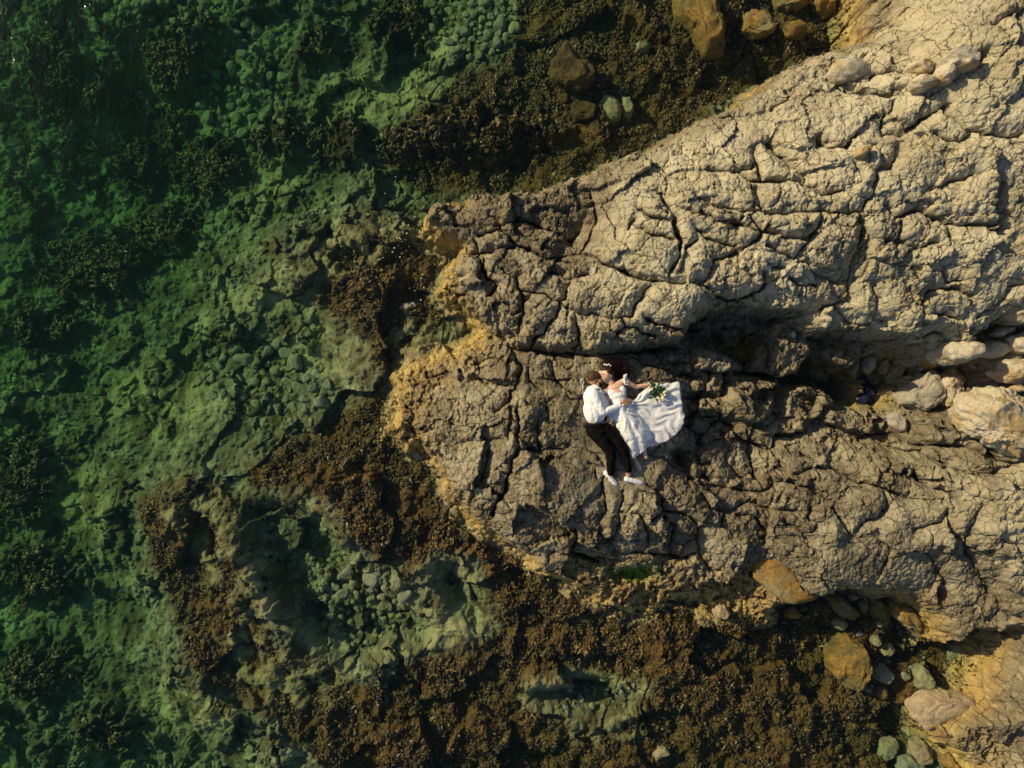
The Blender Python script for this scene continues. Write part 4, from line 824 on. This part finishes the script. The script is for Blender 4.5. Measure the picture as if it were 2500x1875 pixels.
def shoe(heel, toe, side):
    d = (toe - heel); d.z = 0; L = d.length; d.normalize(); n = Vector((-d.y, d.x, 0)); z0 = GZ + .012
    def p(t, s_, h): return Vector((heel.x, heel.y, 0)) + d * (t * L) + n * s_ + Vector((0, 0, z0 + h))
    s0 = soft('shoe', chain((p(.10, 0, .045), .042), (p(.30, 0, .045), .041), (p(.55, 0, .036), .043), (p(.82, .004 * side, .026), .040), (p(.93, .004 * side, .022), .032)), M['shoe'], g, .004, 3)
    def ch(o_): o_.parent = s0; return o_
    ch(soft('sole', [('e', p(.5, 0, .008), (L * .53, .048, .016), math.atan2(d.y, d.x)), ('e', p(.78, .003 * side, .008), (L * .22, .052, .014), math.atan2(d.y, d.x))], M['sole'], None, .004, 1))
    ch(soft('lace', sum([[cap(p(t, -.022, .070 - .03 * (t - .35)), .0042, p(t + .05, .022, .070 - .03 * (t - .35)), .0042)] for t in (.40, .48, .56, .64)], []) + chain((p(.38, 0, .082), .005), (p(.33, .03, .078), .004), (p(.38, .045, .07), .004)), M['sole'], None, .003, 0))
shoe(Q(442, 1385, 0), Q(572, 1540, 0), 1); shoe(Q(665, 1462, 0), Q(868, 1515, 0), -1)
small('hair', [('e', Q(312, 326, .138), (.090, .098, .088), .45), ('e', Q(340, 318, .138), (.078, .080, .083), .45), ('e', Q(345, 372, .17), (.03, .045, .045), .4)], M['hair_m'], g, .005, 2)
small('beard', [('e', Q(398, 408, .135), (.046, .048, .056), .3), ('e', Q(385, 392, .165), (.022, .042, .035), .3), ('e', Q(418, 392, .135), (.022, .016, .03))], M['beard'], g, .004, 2)
small('eyebrow', [cap(Q(415, 335, .165), .005, Q(405, 350, .19), .005)], M['eye'], g, .003, 0)

print('T', round(time.time() - T0, 1))
# --- the woman: on her back, face turned to him
b = empty('person', Q(620, 700, 0)); tag(b, 'dark-haired bride in a white off-shoulder gown, lying beside the man', 'person')
bw1 = Q(930, 412, .075); bw2 = Q(487, 800, .135)
bb = [('e', Q(462, 290, .130), (.078, .100, .088), .35), ('e', Q(438, 325, .128), (.062, .078, .070), .35), ('e', Q(468, 378, .118), (.032, .030, .034)), ('e', Q(415, 342, .135), (.014, .018, .014)), ('e', Q(424, 362, .130), (.014, .012, .02)), ('e', Q(398, 290, .13), (.03, .05, .05)),
  ('e', Q(505, 292, .200), (.014, .022, .010), .3), cap(Q(500, 360, .115), .048, Q(545, 430, .105), .052),
  ('e', Q(565, 450, .105), (.135, .085, .078), .25), ('e', Q(590, 500, .11), (.125, .11, .085)), ('e', Q(605, 600, .10), (.105, .13, .075)), ('e', Q(650, 740, .105), (.16, .14, .09))]
bb += chain((Q(530, 430, .10), .05), (Q(672, 368, .105), .050)) + chain((Q(530, 440, .10), .05), (Q(452, 480, .095), .046))
bb += chain((Q(678, 368, .105), .048), (Q(730, 405, .09), .042), (Q(800, 436, .07), .034), (bw1, .024)) + hand(bw1, Vector((1, -.12, 0)), Vector((.0, .3, 1)), 1, .7, .95)
bb += chain((Q(452, 490, .09), .044), (Q(495, 650, .075), .034), (bw2, .023)) + hand(bw2, Vector((.02, -1, -.05)), Vector((-.3, 0, 1)), 1, .6, .95)
bb += chain((Q(640, 780, .10), .070), (Q(730, 990, .12), .052), (Q(775, 1230, .05), .028), (Q(790, 1262, .05), .032), (Q(832, 1340, .034), .031)) + chain((Q(690, 780, .10), .070), (Q(830, 960, .13), .052), (Q(885, 1140, .055), .028), (Q(893, 1170, .05), .031), (Q(908, 1225, .034), .029))
for (tx, ty) in ((832, 1352), (908, 1236)):
    for k in range(5): bb.append(cap(Q(tx - 8 + 0 * k, ty - 12, .04), .014, Q(tx - 18 + 10 * k, ty + 6 - abs(k - 3) * 2, .030), .0095))
soft('body', bb, M['skinf'], b, .005, 2)
small('lips', [('e', Q(432, 366, .140), (.010, .007, .014))], M['lips'], b, .003, 1)
small('eyebrow', [cap(Q(412, 300, .195), .004, Q(440, 288, .205), .004)], M['eye'], b, .003, 0)
small('eyelash', [cap(Q(414, 318, .188), .0035, Q(436, 310, .198), .0035)], M['eye'], b, .003, 0)
small('earring', [('e', Q(522, 312, .195), (.008, .008, .008))], M['petal'], b, .003, 0)
# hair: a cap and long loose strands spread on the rock
def strands(name, n, roots, tips, mat, parent, rad, seed, wav=.02):
    r_ = random.Random(seed); bm = bmesh.new()
    for k in range(n):
        t = r_.random(); i = t * (len(tips) - 1); i0 = int(i); f = i - i0; i1 = min(i0 + 1, len(tips) - 1)
        tip = tips[i0].lerp(tips[i1], f); j = t * (len(roots) - 1); j0 = int(j); rt = roots[j0].lerp(roots[min(j0 + 1, len(roots) - 1)], j - j0) + Vector((r_.gauss(0, .012), r_.gauss(0, .012), r_.gauss(0, .012)))
        tip = rt.lerp(tip, r_.uniform(.6, 1.08)) + Vector((r_.gauss(0, .02), r_.gauss(0, .02), 0)); ph = r_.uniform(0, 6.28); side = (tip - rt).cross(U).normalized(); prev = None; M_ = 9
        for m in range(M_ + 1):
            s_ = m / M_; z = rt.z * (1 - s_) ** 1.6 + (GZ + r_.uniform(.012, .03)) * (1 - (1 - s_) ** 1.6)
            c_ = rt.lerp(tip, s_) + side * wav * math.sin(s_ * 5 + ph) * s_; c_.z = z + .02 * math.sin(s_ * 3.1); rr2 = rad * (1 - .6 * s_)
            ring = [bm.verts.new(c_ + side * rr2 * math.cos(q2) + U * rr2 * math.sin(q2)) for q2 in (0, 1.57, 3.14, 4.71)]
            if prev:
                for w2 in range(4): bm.faces.new((prev[w2], prev[(w2 + 1) % 4], ring[(w2 + 1) % 4], ring[w2]))
            prev = ring
    me = bpy.data.meshes.new(name); bm.to_mesh(me); bm.free(); me.materials.append(mat); o = bpy.data.objects.new(name, me); COL.objects.link(o)
    for p_ in me.polygons: p_.use_smooth = True
    if parent: o.parent = parent; o.matrix_parent_inverse = Matrix.Translation(-parent.location)
    return o
hc = soft('hair', [('e', Q(490, 262, .132), (.084, .088, .090), .35), ('e', Q(455, 235, .13), (.075, .055, .080), .2), ('e', Q(525, 290, .10), (.04, .06, .07)), ('e', Q(560, 250, .055), (.09, .075, .05)), ('e', Q(640, 230, .04), (.10, .075, .035))], M['hair_f'], b, .005, 2)
st = strands('hair_strands', 420, [Q(440, 205, .10), Q(500, 205, .12), Q(545, 250, .12), Q(545, 300, .09)], [Q(385, 165, 0), Q(440, 130, 0), Q(540, 105, 0), Q(640, 95, 0), Q(730, 140, 0), Q(770, 210, 0), Q(760, 290, 0), Q(700, 330, 0), Q(600, 330, 0)], M['hair_f'], None, .0045, 3)
st.parent = hc; st.matrix_parent_inverse = Matrix()
small('hair_flower', [('e', Q(445, 184, .165), (.022, .013, .012)), ('e', Q(470, 190, .17), (.016, .014, .014)), ('e', Q(492, 184, .165), (.016, .012, .012), .5), ('e', Q(510, 198, .16), (.012, .016, .010), .3)], M['petal'], b, .003, 1)
soft('bodice', [('e', Q(530, 505, .140), (.072, .068, .050), .2), ('e', Q(632, 472, .140), (.072, .068, .050), .2), ('e', Q(585, 530, .115), (.138, .085, .090), .2), ('e', Q(600, 580, .11), (.118, .12, .086)), ('e', Q(618, 640, .11), (.128, .09, .092)), ('e', Q(645, 740, .11), (.168, .15, .100))], M['dress'], b, .005, 8, (.002, (40, 14, 20)))
rl = random.Random(2)
def ruffle(c0, c1, n, w_): return [('e', c0.lerp(c1, i / (n - 1)) + Vector((rl.gauss(0, .008), rl.gauss(0, .006), rl.gauss(0, .006))), (w_ * rl.uniform(.7, 1.2), .016, .010), rl.uniform(-.6, .6)) for i in range(n)]
soft('lace_sleeve', ruffle(Q(668, 300, .13), Q(695, 400, .15), 13, .024) + ruffle(Q(665, 330, .15), Q(668, 410, .15), 9, .018), M['lace'], b, .003, 0, (.003, (60, 60, 60)))
soft('lace_sleeve', ruffle(Q(430, 485, .14), Q(475, 495, .14), 8, .016), M['lace'], b, .003, 0, (.003, (60, 60, 60)))

print('T', round(time.time() - T0, 1))
# skirt: a sheet that lies over her legs and fans out on the rock
def poly_r(poly): return [Q(x, y, 0) for x, y in poly]
def drape(name, outline, hfun, mat, parent, step=.007, thick=.003, seed=0):
    pts = poly_r(outline); pl = [(p.x, p.y) for p in pts]; ax_ = np.arange(min(p[0] for p in pl) - .02, max(p[0] for p in pl) + .02, step); ay_ = np.arange(min(p[1] for p in pl) - .02, max(p[1] for p in pl) + .02, step)
    GX_, GY_ = np.meshgrid(ax_, ay_); wx_ = GX_ + .012 * noise(GX_ * 14, GY_ * 14, seed + 1) ; wy_ = GY_ + .012 * noise(GX_ * 14, GY_ * 14, seed + 2)
    d = np.full(GX_.shape, 9.); ins = np.zeros(GX_.shape, bool)
    for (x1, y1), (x2, y2) in zip(pl, pl[1:] + pl[:1]):
        dx, dy = x2 - x1, y2 - y1; t = np.clip(((wx_ - x1) * dx + (wy_ - y1) * dy) / (dx * dx + dy * dy + 1e-9), 0, 1); d = np.minimum(d, np.hypot(wx_ - x1 - t * dx, wy_ - y1 - t * dy))
        if y1 != y2: ins ^= ((y1 > wy_) != (y2 > wy_)) & (wx_ < dx * (wy_ - y1) / dy + x1)
    sd = np.where(ins, d, -d); H_ = hfun(GX_, GY_, np.maximum(sd, 0)); gz = groundv(GX_, GY_)
    Zc = np.maximum(gz + .006, GZ + H_)
    id_ = np.arange(GX_.size).reshape(GX_.shape); keep = (sd[:-1, :-1] > 0) & (sd[1:, :-1] > 0) & (sd[:-1, 1:] > 0) & (sd[1:, 1:] > 0)
    qd = np.stack([id_[:-1, :-1], id_[:-1, 1:], id_[1:, 1:], id_[1:, :-1]], -1)[keep]; used = np.zeros(GX_.size, bool); used[qd.ravel()] = True; rm = np.cumsum(used) - 1
    o = mesh_np(name, np.stack([GX_, GY_, Zc], -1).reshape(-1, 3)[used], rm[qd], mat, True)
    sm = o.modifiers.new('s', 'SOLIDIFY'); sm.thickness = thick; sm.offset = 1
    if parent: o.parent = parent; o.matrix_parent_inverse = Matrix.Translation(-parent.location)
    return o
wst = Q(610, 640, 0)
def capdist(x, y, a, b_):
    dx, dy = b_.x - a.x, b_.y - a.y; t = np.clip(((x - a.x) * dx + (y - a.y) * dy) / (dx * dx + dy * dy), 0, 1); return np.hypot(x - a.x - t * dx, y - a.y - t * dy), t
LEGS = [(Q(600, 650, 0), Q(740, 985, 0), .235, .20), (Q(740, 985, 0), Q(785, 1240, 0), .19, .085), (Q(660, 700, 0), Q(835, 960, 0), .20, .20), (Q(835, 960, 0), Q(888, 1140, 0), .20, .09)]
def skirt_h(x, y, sd, fold=1.0, extra=0.):
    h = np.zeros(x.shape)
    for a, b_, h0, h1 in LEGS:
        d, t = capdist(x, y, a, b_); hh = h0 + (h1 - h0) * t; h = np.maximum(h, hh * np.exp(-(d / .15) ** 2))
    ang = np.arctan2(y - wst.y, x - wst.x); r = np.hypot(x - wst.x, y - wst.y)
    wob = ang + .22 * noise(x * 5, y * 5, 701)
    f = (np.abs(np.sin(wob * 9 + 1)) ** .8) * .7 + .42 * np.sin(wob * 26 + 1.5 * noise(x * 4, y * 4, 702)) + .22 * ridged(x, y, 4, 2, 703)
    h = np.maximum(h, .045 + .035 * np.exp(-(r / .5) ** 2)) + fold * .016 * f * np.clip(r / .25, .25, 1.3) + .004 * ridged(x, y, 17, 3, 704) + extra
    return np.clip(h, .01, 1) * np.clip(sd / .022, 0, 1) ** .6
SK = [(525,640),(600,630),(695,560),(760,582),(850,495),(925,425),(1010,392),(1120,398),(1190,395),(1245,372),(1272,400),(1290,520),(1312,680),(1335,750),(1328,830),(1268,875),(1175,900),(1100,955),(1000,1015),(915,1040),(895,1110),(860,1165),(790,1190),(725,1240),(700,1150),(660,1060),(600,960),(540,875),(515,760)]
drape('skirt', SK, lambda x, y, sd: skirt_h(x, y, sd), M['dress'], b)
q = N('tulle'); q.co = q.pos(); q.fin((.90, .91, .93), .8, .2); tp = q.n('BsdfTransparent'); mxs = q.n('MixShader'); q.l(q.ramp(q.noise(9, 5, .7, dist=1.2), .35, .7, .25, .75), mxs.inputs[0]); q.l(tp.outputs[0], mxs.inputs[1]); q.l(q.b.outputs[0], mxs.inputs[2]); q.l(mxs.outputs[0], q.out.inputs[0]); M['tulle'] = q.m
TU = [(690,600),(770,575),(855,480),(930,425),(915,375),(960,385),(1060,390),(1200,392),(1250,362),(1284,388),(1300,520),(1322,680),(1342,750),(1335,840),(1298,905),(1230,980),(1120,1060),(1010,1100),(915,1120),(905,1150),(850,1185),(740,1255),(700,1170),(690,1120),(640,1040),(590,960),(620,850),(650,700)]
drape('tulle_overskirt', TU, lambda x, y, sd: skirt_h(x + .03, y, sd, 1.3, .016), M['tulle'], b, .008, .001, 30)
for (ax_, ay_), (tx_2, ty_2), (sx_, sy_) in (((775, 1262), (846, 1372), (822, 1322)), ((880, 1160), (914, 1246), (905, 1212))):
    a_ = Q(ax_, ay_, .012); t_2 = Q(tx_2, ty_2, .012); dd = (t_2 - a_); m_ = a_.lerp(t_2, .5); an_ = math.atan2(dd.y, dd.x)
    s0 = soft('sandal', [('e', m_, (dd.length * .58, .034, .008), an_), ('e', a_.lerp(t_2, .75), (dd.length * .3, .038, .008), an_)], M['sandal'], b, .004, 1)
    nn = Vector((-dd.y, dd.x, 0)).normalized(); s1 = Q(sx_, sy_, .055); stp = soft('strap', chain((s1, .004), (a_.lerp(t_2, .3) + nn * .030 + U * .045, .004)) + chain((s1, .004), (a_.lerp(t_2, .3) - nn * .030 + U * .045, .004)) + [cap(s1, .0045, t_2 - dd * .12 + U * .03, .004)] + [cap(a_ + nn * .03 + U * .06, .004, a_ - nn * .03 + U * .06, .004)], M['petal'], None, .003, 0)
    stp.parent = s0

print('T', round(time.time() - T0, 1))
# --- bouquet in her left hand
bq = empty('bouquet', Q(1050, 490, .08)); tag(bq, 'bouquet of white roses with dark green leaves held by the bride, lying on the skirt', 'bouquet')
ra_ = random.Random(6)
bm = bmesh.new()
for k in range(46):
    c_ = Q(ra_.gauss(1035, 34), ra_.gauss(490, 36), ra_.uniform(.09, .17)); a = ra_.uniform(0, 6.28); L = ra_.uniform(.035, .058); wd_ = L * .42; tl = ra_.uniform(-.2, .5)
    d = Vector((math.cos(a), math.sin(a), tl)).normalized(); n_ = d.cross(U).normalized(); rows = []
    for m in range(6):
        s_ = m / 5; wv = wd_ * math.sin(math.pi * min(s_ ** .8, 1)) + .0006; cc = c_ + d * L * s_ * 1.6 - U * .018 * s_ * s_
        rows.append([bm.verts.new(cc - n_ * wv + U * wv * .35), bm.verts.new(cc), bm.verts.new(cc + n_ * wv + U * wv * .35)])
    for m in range(5):
        for w2 in range(2): bm.faces.new((rows[m][w2], rows[m][w2 + 1], rows[m + 1][w2 + 1], rows[m + 1][w2]))
me = bpy.data.meshes.new('leaves'); bm.to_mesh(me); me.materials.append(M['leaf']); o = bpy.data.objects.new('leaves', me); COL.objects.link(o); o.parent = bq; o.matrix_parent_inverse = Matrix.Translation(-bq.location)
for (cx, cy) in [(1055,575),(1088,525),(1112,500),(1078,562),(1102,548),(1126,524),(1042,560),(1066,592),(1095,575),(1135,495)]:
    c_ = Q(cx + ra_.gauss(0, 3), cy + ra_.gauss(0, 3), ra_.uniform(.15, .19)); pcs = [('e', c_, (.016, .016, .018))]
    for k in range(7):
        a = k * .9 + ra_.random(); pcs.append(('e', c_ + Vector((math.cos(a), math.sin(a), -.1)) * .014, (.014, .0055, .015), a + 1.57))
    soft('rose', pcs, M['rose'], bq, .003, 0)
soft('stems', [cap(Q(960 + 6 * k, 425 + 4 * k, .095), .004, Q(1040 + 6 * k, 480 + 8 * k, .11), .004) for k in range(5)], M['leaf'], bq, .003, 0)

# --- crumpled clear scrap beside the man, and the dark cloth in the hollow
q = N('clear_film'); q.co = q.pos(); q.fin((.8, .8, .75), .15, .8); tp = q.n('BsdfTransparent'); mxs = q.n('MixShader'); q.l(q.ramp(q.noise(45, 4, .7), .4, .65, .05, .7), mxs.inputs[0]); q.l(tp.outputs[0], mxs.inputs[1]); q.l(q.b.outputs[0], mxs.inputs[2]); q.l(mxs.outputs[0], q.out.inputs[0]); M['film'] = q.m
o = drape('plastic_wrap', [(170,345),(200,335),(220,365),(212,430),(205,470),(215,525),(185,520),(192,470),(170,430),(158,390)], lambda x, y, sd: (.03 + .03 * ridged(x, y, 22, 3, 801)) * np.clip(sd / .015, 0, 1), M['film'], None, .004, .001, 60)
tag(o, 'small crumpled clear plastic wrap on the rock left of the man', 'plastic wrap')
M['navy'] = cloth_mat('navy_cloth', (.004, .006, .022), (.010, .014, .05), 25, .02)
gn = onground('E', (1130, 1150))
def EQ(cx, cy, h): u, v = px('E', (cx, cy)); return Vector((*P(u, v, gn.z + h), gn.z + h))
o = soft('cloth_bundle', [('e', EQ(1130, 1170, .08), (.15, .15, .12)), ('e', EQ(1165, 1130, .08), (.09, .14, .10)), cap(EQ(1150, 1120, .1), .08, EQ(1130, 1020, .08), .04), ('e', EQ(1090, 1200, .05), (.10, .08, .07))], M['navy'], None, .01, 2, (.02, (9, 9, 9)))
tag(o, 'dark navy cloth bundle lying in the deepest shade of the hollow', 'cloth')

for o in LATER: COL.objects.link(o)
print('T', round(time.time() - T0, 1))
